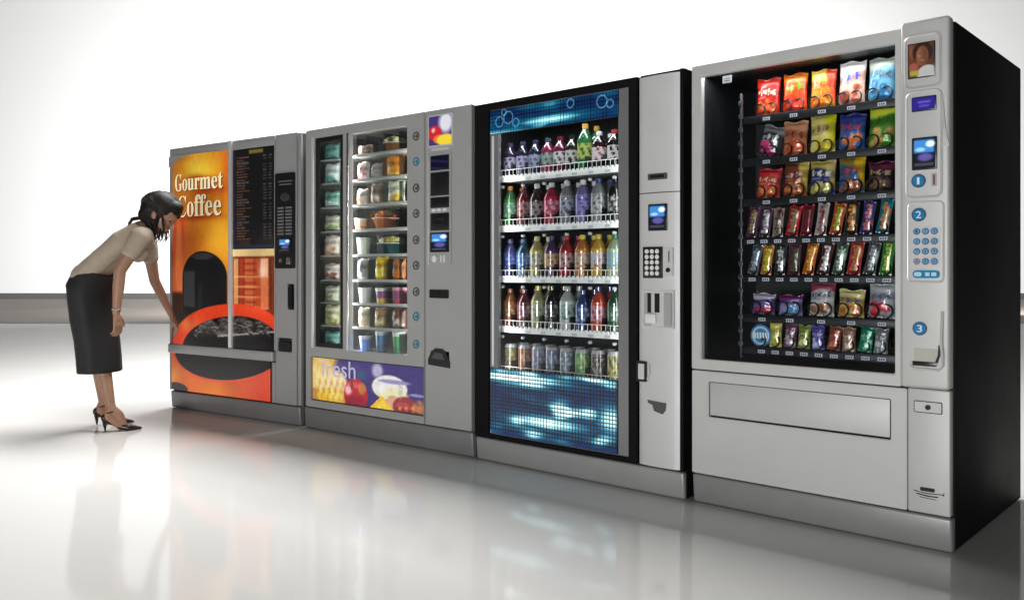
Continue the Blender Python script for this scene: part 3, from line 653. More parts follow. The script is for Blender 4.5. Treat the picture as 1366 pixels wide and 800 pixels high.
for r, w in enumerate(LV4):
    b = new(); box(b, .182, .832, .100, .46, w - .008, w - .002, .001, mi=0); box(b, .182, .832, .088, .100, w - .030, w + .001, .003, mi=0)
    sh = obj('shelf', b, [mat('shelf black', (.009, .009, .011), .4, .1, noise_amt=.1)], R4)
    for u, lw in LANES[r]:
        b = new(); box(b, u + lw * .1, u + lw * .1 + .030, .0865, .0875, w - .023, w - .010)
        for q in range(3): box(b, u + lw * .1 + .004 + q * .008, u + lw * .1 + .009 + q * .008, .0858, .0863, w - .020, w - .013, mi=1)
        obj('price_tag', b, [mat('tag label', (.62, .62, .74), .5, noise_amt=.1), BLACKP], sh)
        for cu_ in ((u - .025, u + .025) if lw > .08 else (u,)):
            R = .0265 if lw > .08 else .023
            b = new(); P = []
            for k in range(0, 121):
                a = -PI / 2 + k / 20 * 2 * PI; P.append((cu_ + R * math.cos(a), .106 + k / 120 * .30, w + R + .002 + R * math.sin(a)))
            tube(b, [(cu_, .100, w + .002)] + P, .003, 6); obj('coil', b, COILM, sh)

# ------------------------------------------------------------------ products
def packet(name, w, h, d, fn, label, cat, group, loc, rz, lean=0., tilt=0., m=None, seed=0, nx=22, ny=30, gather=.012):
    """a sealed pillow packet: printed front, plain back, crimped ends; origin at its base"""
    S, T = np.meshgrid(np.linspace(0, 1, nx), np.linspace(0, 1, ny)); S, T = S.ravel(), T.ravel()
    prof = (np.clip(np.minimum(T, 1 - T) / .07 - .8, 0, 1)) ** .6 * np.sin(PI * np.clip(S, 0, 1)) ** .55
    prof = prof * (.75 + .25 * np.sin(PI * T))
    wr = np.array([noise.noise(Vector((s * 5, t * 4, seed * 3.1))) for s, t in zip(S, T)]) * .15 + np.array([noise.noise(Vector((s * 14, t * 7, seed * 1.7 + 9))) for s, t in zip(S, T)]) * .07
    prof = np.clip(prof * (1 + wr), 0, 2)
    edge = 1 - .06 * np.sin(PI * T) ** 2 + gather * np.sin(T * 40 + seed) * .5
    X = (S - .5) * w * edge; Z = T * h + .004 * np.sin(S * 9 + seed) * (T > .95)
    Z = np.clip(Z, 0, None)
    crimp = .0012 * np.sin(S * 90) * ((T < .06) | (T > .94))
    front = np.stack([X, -prof * d / 2 - .0006 + crimp, Z], 1); back = np.stack([X, prof * d / 2 + .0006 + crimp, Z], 1)
    n = nx * ny; V = np.concatenate([front, back])
    F = []
    for j in range(ny - 1):
        for i in range(nx - 1):
            a = j * nx + i; F.append((a, a + 1, a + nx + 1, a + nx)); F.append((n + a, n + a + nx, n + a + nx + 1, n + a + 1))
    for i in range(nx - 1):
        F.append((i + 1, i, n + i, n + i + 1)); a = (ny - 1) * nx + i; F.append((a, a + 1, n + a + 1, n + a))
    for j in range(ny - 1):
        a = j * nx; F.append((a, a + nx, n + a + nx, n + a)); a = j * nx + nx - 1; F.append((a + nx, a, n + a, n + a + nx))
    ca, sa = math.cos(lean), math.sin(lean)   # lean back
    V = np.stack([V[:, 0], V[:, 1] * ca + V[:, 2] * sa, V[:, 2] * ca - V[:, 1] * sa], 1)
    ct, st_ = math.cos(tilt), math.sin(tilt)
    V = np.stack([V[:, 0] * ct + V[:, 2] * st_, V[:, 1], V[:, 2] * ct - V[:, 0] * st_], 1)
    V[:, 2] -= V[:, 2].min()
    me = bpy.data.meshes.new(name); me.from_pydata(V.tolist(), [], F)
    cf = lin(np.clip(fn(S, T, seed), 0, 255)); cb = np.ones((n, 3)) * cf.mean(0)
    setcol(me, np.concatenate([cf, cb]))
    o = link(name, me, m or FOIL, None); o.location = loc; o.rotation_euler = (0, 0, rz)
    return tag(o, label, cat, group)
def design(bg, band, logo, blob, accent=None, vertical=False):
    """a packet print: ground, top band, wavy logo strokes, picture blobs low down"""
    def fn(S, T, seed):
        c = base(S, bg); rs = np.random.RandomState(int(seed * 7) % 1000)
        if vertical: S, T = T, 1 - S
        if band is not None: c = put(c, np.clip((T - .70 - .07 * np.sin(S * 4 + seed)) / .05, 0, 1), band)
        if accent is not None: c = put(c, np.clip((S + .5 * T - 1.05) / .06, 0, 1), accent)
        # lettering-like strokes along an arc
        yc = .62 if not vertical else .5
        x = S * 9 + seed; n_ = np.abs(np.modf(x)[0])
        hgt = .055 + .03 * np.sin(np.floor(x) * 2.3 + seed)
        cen = yc + .10 * (S - .5) * (1 if seed % 2 < 1 else -.6)
        if vertical: hgt = hgt * 3.2
        on = (np.abs(T - cen) < hgt) & (n_ > .22) & (S > .12) & (S < .9) & ~((np.abs(T - cen - .3 * hgt * np.sin(np.floor(x) * 5)) < hgt * .28) & (n_ > .45) & (n_ < .78))
        c = put(c, np.clip(1 - np.abs(T - cen) / (hgt.max() * 1.5), 0, 1) ** .3 * (np.abs(T - cen) < hgt.max() * 1.4) * .35, np.array(bg) * .35)
        c = put(c, on * 1., logo)
        for k in range(9 if not vertical else 3):
            a, b_ = rs.uniform(.15, .85), rs.uniform(.08, .40)
            r = rs.uniform(.08, .17)
            c = put(c, ell(S, T, a, b_, r, r * .7, .3) * .95, np.array(blob) * rs.uniform(.75, 1.12)); c = put(c, ell(S, T, a - .03, b_ + .03, r * .35, r * .2, .8) * .6, np.clip(np.array(blob) * 1.3 + 25, 0, 255))
        if not vertical: c = put(c, rect(S, T, .12, .5, .46, .485, .01) * .6, logo)
        c = put(c, ((T < .05) | (T > .95)) * (np.sin(S * 120) > 0) * .25, (240, 240, 240))
        return c
    return fn
ORD = ['first', 'second', 'third', 'fourth', 'fifth', 'sixth', 'seventh', 'eighth', 'ninth', 'tenth']
SHELF7 = ['top', 'second', 'third', 'fourth', 'fifth', 'sixth', 'bottom']
A4 = math.radians(ORIG['M4'][1])
snacks = [
 [('red', 'chip bag', (190, 26, 22), (205, 44, 36), (250, 210, 190), (240, 110, 50), None, .160),
  ('orange-red', 'chip bag', (222, 70, 24), (226, 110, 26), (120, 170, 40), (226, 60, 40), None, .163),
  ('yellow-orange', 'chip bag', (232, 150, 50), (240, 200, 80), (170, 50, 30), (244, 120, 40), (220, 66, 36), .160),
  ('white, red and blue', 'chip bag', (240, 190, 170), (244, 236, 236), (60, 80, 190), (190, 90, 70), None, .172),
  ('grey and sky blue', 'chip bag', (112, 178, 218), (168, 176, 164), (80, 90, 92), (60, 130, 190), None, .168)],
 [('silver and pink', 'chip bag', (64, 60, 66), (130, 130, 134), (220, 220, 224), (226, 60, 130), None, .125),
  ('tan', 'chip bag', (196, 120, 84), (216, 150, 110), (120, 40, 26), (200, 80, 34), None, .142),
  ('pale yellow', 'chip bag', (236, 222, 140), (232, 214, 120), (150, 90, 50), (244, 214, 60), (230, 226, 30), .158),
  ('blue with orange chips', 'chip bag', (50, 100, 176), (50, 60, 140), (200, 50, 60), (238, 130, 76), None, .145),
  ('green and yellow', 'chip bag', (70, 140, 40), (210, 220, 60), (40, 90, 30), (200, 160, 90), None, .165)],
 [('red and peach', 'chip bag', (206, 74, 60), (200, 44, 56), (250, 190, 160), (240, 150, 80), None, .122),
  ('maroon and beige', 'cookie bag', (140, 60, 56), (110, 64, 44), (230, 190, 160), (214, 130, 60), (226, 196, 90), .140),
  ('navy and cream', 'cookie bag', (60, 60, 130), (190, 170, 70), (226, 224, 200), (220, 206, 110), (214, 190, 120), .140),
  ('blue with brown nuts', 'snack bag', (56, 96, 150), (150, 120, 60), (200, 70, 50), (150, 84, 50), (236, 190, 30), .145),
  ('dark maroon', 'snack bag', (54, 26, 34), (90, 30, 54), (176, 150, 120), (110, 86, 60), None, .118)]]
for r in range(3):
    for i, (cn_, kind, bg, band, logo, blob, acc, h) in enumerate(snacks[r]):
        u, lw = LANES[r][i]
        packet(kind.replace(' ', '_'), .102, h, .05, design(bg, band, logo, blob, acc), f'{cn_} {kind}, {ORD[i]} from left on the snack machine\'s {SHELF7[r]} shelf', kind, 'snack bags behind coils', mworld('M4', u, .153, LV4[r]), A4, .05 + .02 * random.random(), (.28 if (r, i) == (1, 0) else random.uniform(.0, .07)), seed=r * 5 + i + 1)
bars = [
 [('plum', (110, 50, 84), (160, 150, 90)), ('mauve', (96, 50, 86), (190, 190, 190)), ('white and brown', (170, 150, 140), (90, 40, 30)), ('wide red', (206, 34, 44), (120, 150, 110)), ('crimson', (150, 34, 60), (90, 40, 30)), ('white and maroon', (206, 190, 186), (140, 34, 50)), ('orange and green', (214, 90, 50), (150, 190, 60)), ('black with orange', (50, 46, 44), (230, 150, 70)), ('blue and pink', (60, 60, 130), (226, 130, 130)), ('teal and orange', (30, 130, 150), (230, 140, 70))],
 [('slate blue', (90, 104, 118), (150, 160, 170)), ('orange and lime', (220, 130, 60), (200, 214, 60)), ('black and white', (50, 50, 54), (220, 220, 220)), ('purple-brown', (110, 50, 76), (60, 90, 40)), ('amber', (214, 110, 30), (250, 190, 90)), ('brown with white letters', (90, 34, 40), (236, 230, 230)), ('green and silver', (80, 110, 84), (200, 214, 204)), ('red-orange', (196, 54, 60), (190, 140, 80)), ('grey silver', (90, 92, 96), (190, 194, 198)), ('bright green', (60, 140, 60), (180, 200, 80))]]
for r in (3, 4):
    for i, (cn_, bg, lg) in enumerate(bars[r - 3]):
        u, lw = LANES[r][i]; wide = .050 if cn_ in ('wide red', 'red-orange', 'black with orange', 'purple-brown') else .045
        packet('candy_bar', wide, random.uniform(.118, .132), .02, design(bg, None, lg, lg, None, True), f'{cn_} candy bar, {ORD[i]} from left on the snack machine\'s {SHELF7[r]} shelf', 'candy bar', 'candy bars behind coils', mworld('M4', u, .128, LV4[r]), A4, .04, random.uniform(.04, .22), seed=r * 11 + i, nx=12, ny=36)
row6 = [('purple and pink', (110, 90, 150), (200, 190, 210), (190, 60, 80), .085), ('lilac and blue', (150, 140, 190), (120, 40, 110), (60, 150, 200), .082), ('white and brown', (200, 196, 196), (150, 60, 80), (140, 90, 56), .135), ('yellow and orange', (206, 176, 96), (226, 214, 150), (200, 110, 50), .105), ('white and silver', (170, 172, 180), (190, 190, 196), (190, 40, 60), .130)]
for i, (cn_, bg, band, blob, h) in enumerate(row6):
    u, lw = LANES[5][i]
    packet('pastry_pack', .100, h, .045, design(bg, band, (70, 70, 120), blob), f'{cn_} pastry pack, {ORD[i]} from left on the snack machine\'s sixth shelf', 'pastry pack', 'pastry packs behind coils', mworld('M4', u, .150, LV4[5]), A4, .06, random.uniform(0, .06), seed=60 + i)
row7 = [('yellow', (216, 206, 110), (150, 140, 50)), ('purple and grey', (110, 60, 90), (190, 180, 190)), ('olive green', (120, 136, 60), (200, 204, 130)), ('violet blue', (84, 74, 160), (190, 190, 230)), ('brown and red', (130, 70, 56), (220, 110, 80)), ('tan brown', (150, 110, 86), (230, 214, 200)), ('teal green', (10, 120, 90), (160, 220, 190)), ('silver grey', (120, 122, 124), (210, 212, 214))]
b = new(); disc(b, 0, .045, .045, -.012, .012, .006, n=36)
me = bpy.data.meshes.new('c'); b.to_mesh(me); b.free()
co = np.array([v.co[:] for v in me.vertices]); s_, t_ = co[:, 0] / .09 + .5, co[:, 2] / .09
cc_ = base(s_, (60, 130, 180)); setcol(me, lin(cc_))
o = link('round_pack', me, PRINT); o.location = mworld('M4', .246, .135, LV4[6]); o.rotation_euler = (0, 0, A4)
tag(o, 'round blue and white pack, first from left on the snack machine\'s bottom shelf', 'snack pack')
art = grid(-.0385, .0385, .0065, .0835, 44, 44, -.0126, lambda U, W: put(put(put(base(U, (196, 214, 228)), ell(U, W, 0, .045, .030, .030, .1), (50, 130, 176)), ((np.abs(np.sin(U * 260 + W * 40)) > .55) & (np.abs(W - .045) < .012)) * 1., (236, 240, 244)), ell(U, W, .008, .03, .008, .006, .5), (20, 40, 90)))
bm_ = bmesh.new(); bm_.from_mesh(art)
dl = [v for v in bm_.verts if (v.co.x ** 2 + (v.co.z - .045) ** 2) > .0385 ** 2]; bmesh.ops.delete(bm_, geom=dl, context='VERTS'); bm_.to_mesh(art); bm_.free()
link('printed_lid', art, PRINT, o)
for i, (cn_, bg, lg) in enumerate(row7):
    u, lw = LANES[6][i + 1]
    packet('candy_bag', .052, random.uniform(.092, .108), .026, design(bg, None, lg, lg), f'{cn_} candy bag, {ORD[i + 1]} from left on the snack machine\'s bottom shelf', 'candy bag', 'small candy bags behind coils', mworld('M4', u, .132, LV4[6]), A4, .05, random.uniform(-.05, .18), seed=80 + i, nx=14, ny=22)

def lathe(name, prof, label, cat, group, loc, rz=0., m=None, n=28, fn=None):
    """prof: list of (radius, height, colour); rings are doubled where the colour changes"""
    V, Cc, F = [], [], []; rows = []
    def ring(r, z, c):
        rows.append(len(V))
        for k in range(n):
            a = 2 * PI * k / n; V.append((r * math.cos(a), r * math.sin(a), z)); Cc.append(c)
    for i, (r, z, c) in enumerate(prof):
        if i and prof[i - 1][2] != c: ring(r if prof[i-1][0] == r else prof[i - 1][0] * .0 + prof[i-1][0], prof[i - 1][1] + 1e-5, c)
        ring(r, z, c)
    for a, b_ in zip(rows, rows[1:]):
        for k in range(n): F.append((a + k, a + (k + 1) % n, b_ + (k + 1) % n, b_ + k))
    F.append(tuple(range(rows[0], rows[0] + n))[::-1]); F.append(tuple(range(rows[-1], rows[-1] + n)))
    me = bpy.data.meshes.new(name); me.from_pydata(V, [], F)
    cols = np.array(Cc, float)
    if fn is not None:
        co = np.array(V); ang = np.arctan2(co[:, 0], -co[:, 1]); cols = fn(cols, ang, co[:, 2])
    if m is not None:
        g = cols.mean(1, keepdims=True); cols = (g + (cols - g) * .85) * .84
    setcol(me, lin(np.clip(cols, 0, 255)))
    o = link(name, me, m or PRINT); o.location = loc; o.rotation_euler = (0, 0, rz)
    return tag(o, label, cat, group)
BOTM = mat('glossy bottle', rough=.15, attr=True, coat=.6)
def bottle(kind, body, capc, lab, lab2, label, loc, rz, seed=0, h=.200, wide=0):
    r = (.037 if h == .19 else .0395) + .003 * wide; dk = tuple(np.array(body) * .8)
    if kind == 'can':
        prof = [(.024, 0, body), (.031, .006, body), (.031, .02, lab)] + [(.031, .02 + .0085 * k, lab) for k in range(1, 11)] + [(.031, .108, body), (.026, .118, (190, 190, 195)), (.025, .122, (190, 190, 195)), (.022, .119, (150, 150, 155))]
        prof = [(a_ * 1.18, b_ * 1.28, c_) for a_, b_, c_ in prof]
    else:
        s = h / .2
        prof = [(r * .8, 0, body), (r, .008 * s, body), (r * .97, .04 * s, body), (r, .055 * s, body)]
        prof += [(r * .98, .058 * s, lab)] + [(r * .98, (.058 + .0076 * k) * s, lab) for k in range(1, 9)]
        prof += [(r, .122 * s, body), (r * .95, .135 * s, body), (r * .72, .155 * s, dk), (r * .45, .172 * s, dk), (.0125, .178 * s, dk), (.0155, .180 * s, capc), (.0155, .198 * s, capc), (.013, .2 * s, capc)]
    def fn(c, a, z):
        hit = np.all(np.abs(c - np.array(lab, float)) < 1, axis=1)
        zz = z / h
        pat = hit & (np.abs(a - .5) < .9) & (np.sin(a * 7 + seed + z * 90) > .1) & (np.sin(z * 260 + seed) > -.5)
        c = c.copy(); c[pat] = lab2; return c
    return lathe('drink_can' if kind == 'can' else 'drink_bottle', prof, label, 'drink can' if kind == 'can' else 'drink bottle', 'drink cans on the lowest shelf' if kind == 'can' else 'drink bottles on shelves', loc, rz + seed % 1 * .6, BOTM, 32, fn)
W_ = (220, 220, 222)
drinks = [
 [('purple', (56, 34, 80), (70, 60, 110), (190, 186, 210), (60, 40, 100)), ('dark violet', (40, 30, 66), (60, 56, 100), (170, 170, 200), (60, 50, 120)), ('indigo', (34, 34, 70), (50, 50, 90), (150, 160, 190), (40, 40, 90)), ('magenta', (150, 24, 70), (60, 80, 100), (120, 170, 160), (150, 20, 60)), ('dark red', (110, 20, 50), (120, 24, 40), (206, 206, 206), (80, 20, 40)), ('brown-black', (36, 26, 24), (30, 30, 30), (200, 200, 196), (60, 50, 50)), ('tall green', (30, 120, 60), (200, 150, 60), (190, 200, 90), (20, 110, 60)), ('white capped cola', (40, 20, 22), (226, 226, 226), (224, 214, 214), (170, 30, 50)), ('red capped cola', (30, 18, 20), (190, 50, 70), (220, 214, 212), (40, 30, 30))],
 [('green orange-capped', (50, 130, 60), (216, 130, 50), (80, 140, 120), (180, 200, 150)), ('ruby', (120, 16, 34), (90, 20, 30), (170, 120, 120), (90, 20, 40)), ('dark brown white-capped', (46, 18, 22), (230, 230, 230), (170, 160, 160), (70, 20, 30)), ('bright pink', (196, 24, 60), (220, 220, 220), (220, 60, 110), (240, 200, 210)), ('clear', (150, 150, 158), (226, 226, 226), (180, 184, 210), (70, 70, 80)), ('lavender', (130, 120, 196), (236, 236, 236), (150, 140, 220), (70, 60, 150)), ('grey water', (150, 154, 158), (60, 80, 150), (196, 196, 196), (90, 90, 96)), ('black cola', (18, 16, 18), (24, 24, 24), (60, 60, 60), (190, 190, 190))],
 [('blue and purple', (70, 70, 140), (90, 90, 140), (50, 80, 160), (120, 130, 190)), ('teal blue', (30, 90, 130), (40, 90, 130), (60, 100, 180), (130, 180, 190)), ('cream yellow', (214, 196, 110), (230, 214, 150), (200, 200, 190), (150, 140, 70)), ('plum and orange', (90, 50, 110), (90, 50, 120), (226, 190, 150), (190, 90, 50)), ('scarlet', (196, 24, 34), (200, 30, 40), (210, 180, 180), (170, 20, 40)), ('yellow-capped orange', (230, 130, 40), (240, 214, 60), (206, 200, 180), (230, 110, 30)), ('golden', (236, 180, 40), (226, 190, 50), (200, 206, 220), (230, 120, 40)), ('pale green', (170, 190, 150), (20, 130, 90), (130, 180, 210), (170, 180, 60))],
 [('amber tea', (150, 76, 30), (170, 90, 40), (120, 80, 50), (200, 150, 100)), ('maroon', (110, 26, 44), (120, 40, 60), (130, 60, 80), (190, 160, 160)), ('yellow-capped pale', (190, 190, 130), (230, 214, 10), (200, 206, 190), (150, 150, 80)), ('black', (22, 20, 22), (20, 20, 20), (70, 66, 66), (170, 170, 170)), ('large white', (214, 222, 216), (200, 210, 206), (170, 206, 196), (90, 110, 100)), ('cobalt blue', (40, 70, 150), (60, 80, 160), (70, 90, 160), (170, 190, 220)), ('red-orange blue-capped', (226, 70, 34), (40, 60, 150), (200, 160, 170), (200, 40, 60)), ('dark green', (16, 80, 50), (14, 70, 40), (60, 110, 84), (160, 190, 170))],
 [('olive', (96, 90, 56), W_, (110, 104, 64), (170, 160, 110)), ('copper', (150, 90, 56), W_, (160, 90, 50), (210, 160, 120)), ('lilac', (130, 124, 160), W_, (140, 134, 176), (200, 200, 220)), ('slate', (96, 104, 140), W_, (110, 120, 160), (190, 196, 214)), ('blue-grey', (100, 120, 140), W_, (120, 140, 160), (210, 216, 220)), ('lime green', (110, 170, 90), W_, (100, 170, 80), (200, 220, 150)), ('dark brown', (60, 50, 50), W_, (80, 66, 64), (190, 180, 170)), ('yellow and black', (190, 180, 96), W_, (190, 180, 90), (60, 60, 50))]]
A3 = math.radians(ORIG['M3'][1])
U3 = [[.108, .195, .280, .362, .440, .515, .592, .675, .765], [.108, .205, .290, .386, .482, .580, .672, .768], [.108, .200, .290, .384, .480, .576, .672, .768], [.108, .205, .298, .388, .486, .580, .672, .768], [.115, .21, .30, .39, .48, .575, .67, .765]]
SH5 = ['top', 'second', 'third', 'fourth', 'bottom']
for r, row in enumerate(drinks):
    for i, (cn_, body, cap, lab, lab2) in enumerate(row):
        kind = 'can' if r == 4 else 'b'
        hh = {0: .190, 1: .222, 2: .215, 3: .222, 4: .12}[r]
        if (r, i) in ((0, 6),): hh = .235
        if (r, i) in ((2, 0), (2, 1), (3, 0), (3, 1), (3, 5)): hh = .205
        o = bottle(kind, body, cap, lab, lab2, f"{cn_} drink {'can' if r == 4 else 'bottle'}, {ORD[i]} from left on the drinks machine's {SH5[r]} shelf", mworld('M3', U3[r][i], .145, LV3[r] - .004), A3, seed=r * 9.3 + i * 1.7, h=hh, wide=1 if (r, i) in ((3, 4), (2, 7), (1, 3)) else 0)
        c2 = o.copy(); C.objects.link(c2); c2.location = mworld('M3', U3[r][i] + .004, .235, LV3[r] - .004); c2.rotation_euler.z += .7
        c2['label'] = o['label'].split(',')[0] + ' hidden behind the ' + ORD[i] + f" one from left, drinks machine's {SH5[r]} shelf"

# food in the carousel
A2 = math.radians(ORIG['M2'][1])
SH9 = ['top', 'second', 'third', 'fourth', 'fifth', 'sixth', 'seventh', 'eighth', 'bottom']
def foodpack(u, r, w, h, bg, blob, label, kind='food pack', seed=0):
    packet(kind.replace(' ', '_'), w * 1.12, h * 1.15, .07, design(bg, None, tuple(np.array(bg) * .55), blob), label, kind, 'food packs in the carousel', mworld('M2', u - .025, .080, LV2[r] - .0035), A2, .03, 0, PRINT, seed, 16, 18)
def bowl(u, r, R, h, body, fill, label, seed):
    rs = random.Random(seed)
    o = lathe('salad_bowl', [(R * .62, 0, body), (R * .9, h * .5, body), (R, h * .55, body), (R * 1.03, h * .58, (225, 225, 220)), (R * .99, h * .60, (225, 225, 220)), (R * .6, h * .62, fill[0])], label, 'salad bowl', 'bowls in the carousel', mworld('M2', u - .055, .040 + R * 1.03, LV2[r] - .0035), A2)
    b = new(); cols = []
    for k in range(46):
        a, q = rs.uniform(0, 2 * PI), R * .85 * math.sqrt(rs.random()); s = rs.uniform(.010, .018)
        t = new(); bmesh.ops.create_icosphere(t, subdivisions=1, radius=s)
        mz = h * .60 + (1 - (q / R) ** 2) * h * .28
        M = Matrix.Translation((q * math.cos(a), q * math.sin(a), mz)) @ Matrix.Rotation(rs.uniform(0, 3), 4, 'X') @ Matrix.Diagonal((1.2, 1, .7, 1))
        bmesh.ops.transform(t, matrix=M, verts=t.verts[:]); c = fill[rs.randrange(len(fill))]; cols += [c] * len(t.verts); _merge(b, t)
    me = bpy.data.meshes.new('f'); b.to_mesh(me); b.free(); setcol(me, lin(np.array(cols, float))); link('filling', me, PRINT, o)
def cup(u, r, R, h, c1, c2, lid, label, seed, name='food_cup'):
    R *= 1.12; h *= 1.08
    lathe(name, [(R * .78, 0, c1), (R * .86, h * .35, c1), (R * .87, h * .37, c2), (R * .95, h * .8, c2), (R, h * .9, lid), (R * 1.03, h * .93, lid), (R * 1.0, h, lid)], label, name.replace('_', ' '), 'cups in the carousel', mworld('M2', u - .030, .045 + R, LV2[r] - .0035), A2 + seed, fn=lambda c, a, z: np.where(((np.sin(a * 5 + seed + z * 60) > .55) & (z > h * .4) & (z < h * .78))[:, None], c * .6 + 60, c))
loc_txt = lambda r, side: f'{side} on the {SH9[r]} tier of the food machine'
foodpack(.50, 0, .11, .055, (196, 170, 150), (150, 110, 90), 'beige food pack, ' + loc_txt(0, 'left of centre'), seed=1)
bowl(.745, 0, .072, .10, (120, 80, 40), [(226, 214, 110), (140, 90, 40), (60, 90, 40), (240, 235, 200)], 'green and yellow salad bowl, ' + loc_txt(0, 'right'), 2)
foodpack(.485, 1, .085, .095, (226, 206, 200), (230, 130, 140), 'pink and white food pack, ' + loc_txt(1, 'left'), seed=3)
foodpack(.60, 1, .075, .080, (176, 170, 164), (150, 140, 130), 'grey food pack, ' + loc_txt(1, 'centre'), seed=4)
foodpack(.755, 1, .125, .108, (232, 140, 40), (244, 196, 80), 'bright orange box of food, ' + loc_txt(1, 'right'), 'food box', 5)
foodpack(.475, 2, .075, .085, (222, 214, 200), (226, 150, 90), 'white and peach food pack, ' + loc_txt(2, 'left'), seed=6)
foodpack(.60, 2, .085, .105, (150, 126, 110), (200, 180, 160), 'brown food pack, ' + loc_txt(2, 'centre'), seed=7)
foodpack(.762, 2, .120, .112, (214, 220, 196), (236, 190, 70), 'white and yellow food pack, ' + loc_txt(2, 'right'), seed=8)
cup(.455, 3, .035, .065, (226, 150, 100), (236, 200, 170), (225, 225, 220), 'small peach food cup, ' + loc_txt(3, 'left'), 1.)
bowl(.655, 3, .080, .115, (190, 110, 70), [(240, 130, 50), (236, 90, 110), (250, 190, 70), (220, 60, 60), (180, 200, 70)], 'orange and pink fruit salad bowl, ' + loc_txt(3, 'centre'), 9)
cup(.48, 4, .038, .095, (210, 216, 190), (226, 230, 214), (225, 225, 220), 'pale green food cup, ' + loc_txt(4, 'left'), 2.)
bowl(.70, 4, .082, .115, (30, 70, 74), [(230, 220, 160), (236, 232, 200), (214, 190, 90), (180, 170, 80)], 'pale pasta salad bowl, ' + loc_txt(4, 'right of centre'), 10)
foodpack(.48, 5, .08, .11, (150, 150, 152), (190, 190, 190), 'grey clear food pack, ' + loc_txt(5, 'left'), seed=11)
foodpack(.642, 5, .09, .115, (246, 204, 20), (250, 226, 90), 'bright yellow food carton, ' + loc_txt(5, 'centre'), 'food carton', 12)
foodpack(.785, 5, .085, .105, (176, 110, 60), (226, 120, 40), 'brown and orange food pack, ' + loc_txt(5, 'right'), seed=13)
cup(.495, 6, .038, .085, (216, 216, 216), (232, 232, 232), (236, 236, 236), 'plain white food cup, ' + loc_txt(6, 'left'), 3.)
cup(.645, 6, .048, .085, (226, 190, 60), (150, 80, 140), (240, 240, 240), 'purple and yellow food cup, ' + loc_txt(6, 'centre'), 4.)
cup(.785, 6, .044, .090, (170, 60, 80), (130, 50, 100), (200, 140, 150), 'dark red food cup, ' + loc_txt(6, 'right'), 5.)
foodpack(.49, 7, .08, .10, (214, 206, 184), (226, 180, 150), 'cream food pack, ' + loc_txt(7, 'left'), seed=14)
foodpack(.640, 7, .10, .10, (190, 150, 100), (230, 214, 160), 'tan sandwich pack, ' + loc_txt(7, 'centre'), 'sandwich pack', 15)
foodpack(.785, 7, .09, .10, (120, 76, 60), (230, 210, 200), 'dark brown and white food pack, ' + loc_txt(7, 'right'), seed=16)
cup(.50, 8, .038, .080, (90, 130, 214), (100, 140, 220), (200, 196, 220), 'blue food cup with lilac lid, ' + loc_txt(8, 'left'), 6.)
cup(.640, 8, .036, .115, (20, 70, 130), (40, 110, 160), (190, 200, 206), 'blue and white drink tin, ' + loc_txt(8, 'centre'), 7., 'drink_tin')
cup(.785, 8, .036, .115, (20, 110, 70), (40, 140, 80), (190, 196, 190), 'green drink tin, ' + loc_txt(8, 'right'), 8., 'drink_tin')
side = [('teal', (100, 160, 150), (60, 120, 110)), ('white and teal', (206, 222, 218), (90, 160, 150)), ('green and white', (120, 180, 160), (220, 230, 226)), ('pale olive', (196, 200, 176), (130, 150, 90)), ('cream', (222, 214, 200), (216, 160, 130)), ('white and brown', (214, 206, 196), (140, 90, 70)), ('sage', (200, 204, 180), (150, 150, 110)), ('ivory', (214, 212, 170), (160, 160, 90)), ('aqua', (120, 180, 170), (60, 110, 100))]
for r, (cn_, bg, bl) in enumerate(side):
    foodpack(.195, r, .115, .085 + .02 * (r % 3 == 1), bg, bl, f'{cn_} food pack in the narrow left window, {SH9[r]} tier of the food machine', seed=30 + r)

# =================================================================== the woman
def P(px, py, Z): return Vector(((px - 683) / F_PX * Z, Z, CAM_H - (py - HORIZ) / F_PX * Z))
ROOTP = P(150, 362, 5.30); ROOTP.z = 0
WOM = thing('person', 'woman in beige blouse, black skirt and heels bending towards the coffee machine', 'person', ROOTP)
def cone(bm, a, b_, ra, rb, n=26, caps=True):
    d = b_ - a; L = d.length
    t = new(); bmesh.ops.create_cone(t, cap_ends=True, segments=n, radius1=ra, radius2=rb, depth=L)
    q = d.to_track_quat('Z', 'Y').to_matrix().to_4x4()
    bmesh.ops.transform(t, matrix=Matrix.Translation((a + b_) / 2) @ q, verts=t.verts[:]); _merge(bm, t)
    if caps:
        for p, r in ((a, ra), (b_, rb)): ball(bm, p, (r, r, r))
def ball(bm, p, r, rot=None):
    t = new(); bmesh.ops.create_icosphere(t, subdivisions=3, radius=1)
    M = Matrix.Translation(p) @ (rot.to_4x4() if rot else Matrix.Identity(4)) @ Matrix.Diagonal((*r, 1)); bmesh.ops.transform(t, matrix=M, verts=t.verts[:]); _merge(bm, t)
def chain(bm, pts, rs):
    for i in range(len(pts) - 1): cone(bm, pts[i], pts[i + 1], rs[i], rs[i + 1])
def organic(name, bm, m, parent, voxel=.006, smooth=6, disp=0., dscale=20.):
    me = bpy.data.meshes.new('o'); bm.to_mesh(me); bm.free()
    o = bpy.data.objects.new('o', me); C.objects.link(o)
    r = o.modifiers.new('r', 'REMESH'); r.mode = 'VOXEL'; r.voxel_size = voxel
    s = o.modifiers.new('s', 'SMOOTH'); s.iterations = smooth; s.factor = .5
    out = bpy.data.meshes.new_from_object(o.evaluated_get(bpy.context.evaluated_depsgraph_get())); bpy.data.objects.remove(o)
    for v in out.vertices:
        if disp:
            k = noise.noise(v.co * dscale) * disp; v.co += v.normal * k
        v.co -= ROOTP
    ob = link(name, out, m, None); ob.data.polygons.foreach_set('use_smooth', [True] * len(out.polygons)); ob.parent = parent
    return ob
ZN, ZF, ZC = 5.20, 5.42, 5.31
bd = new()
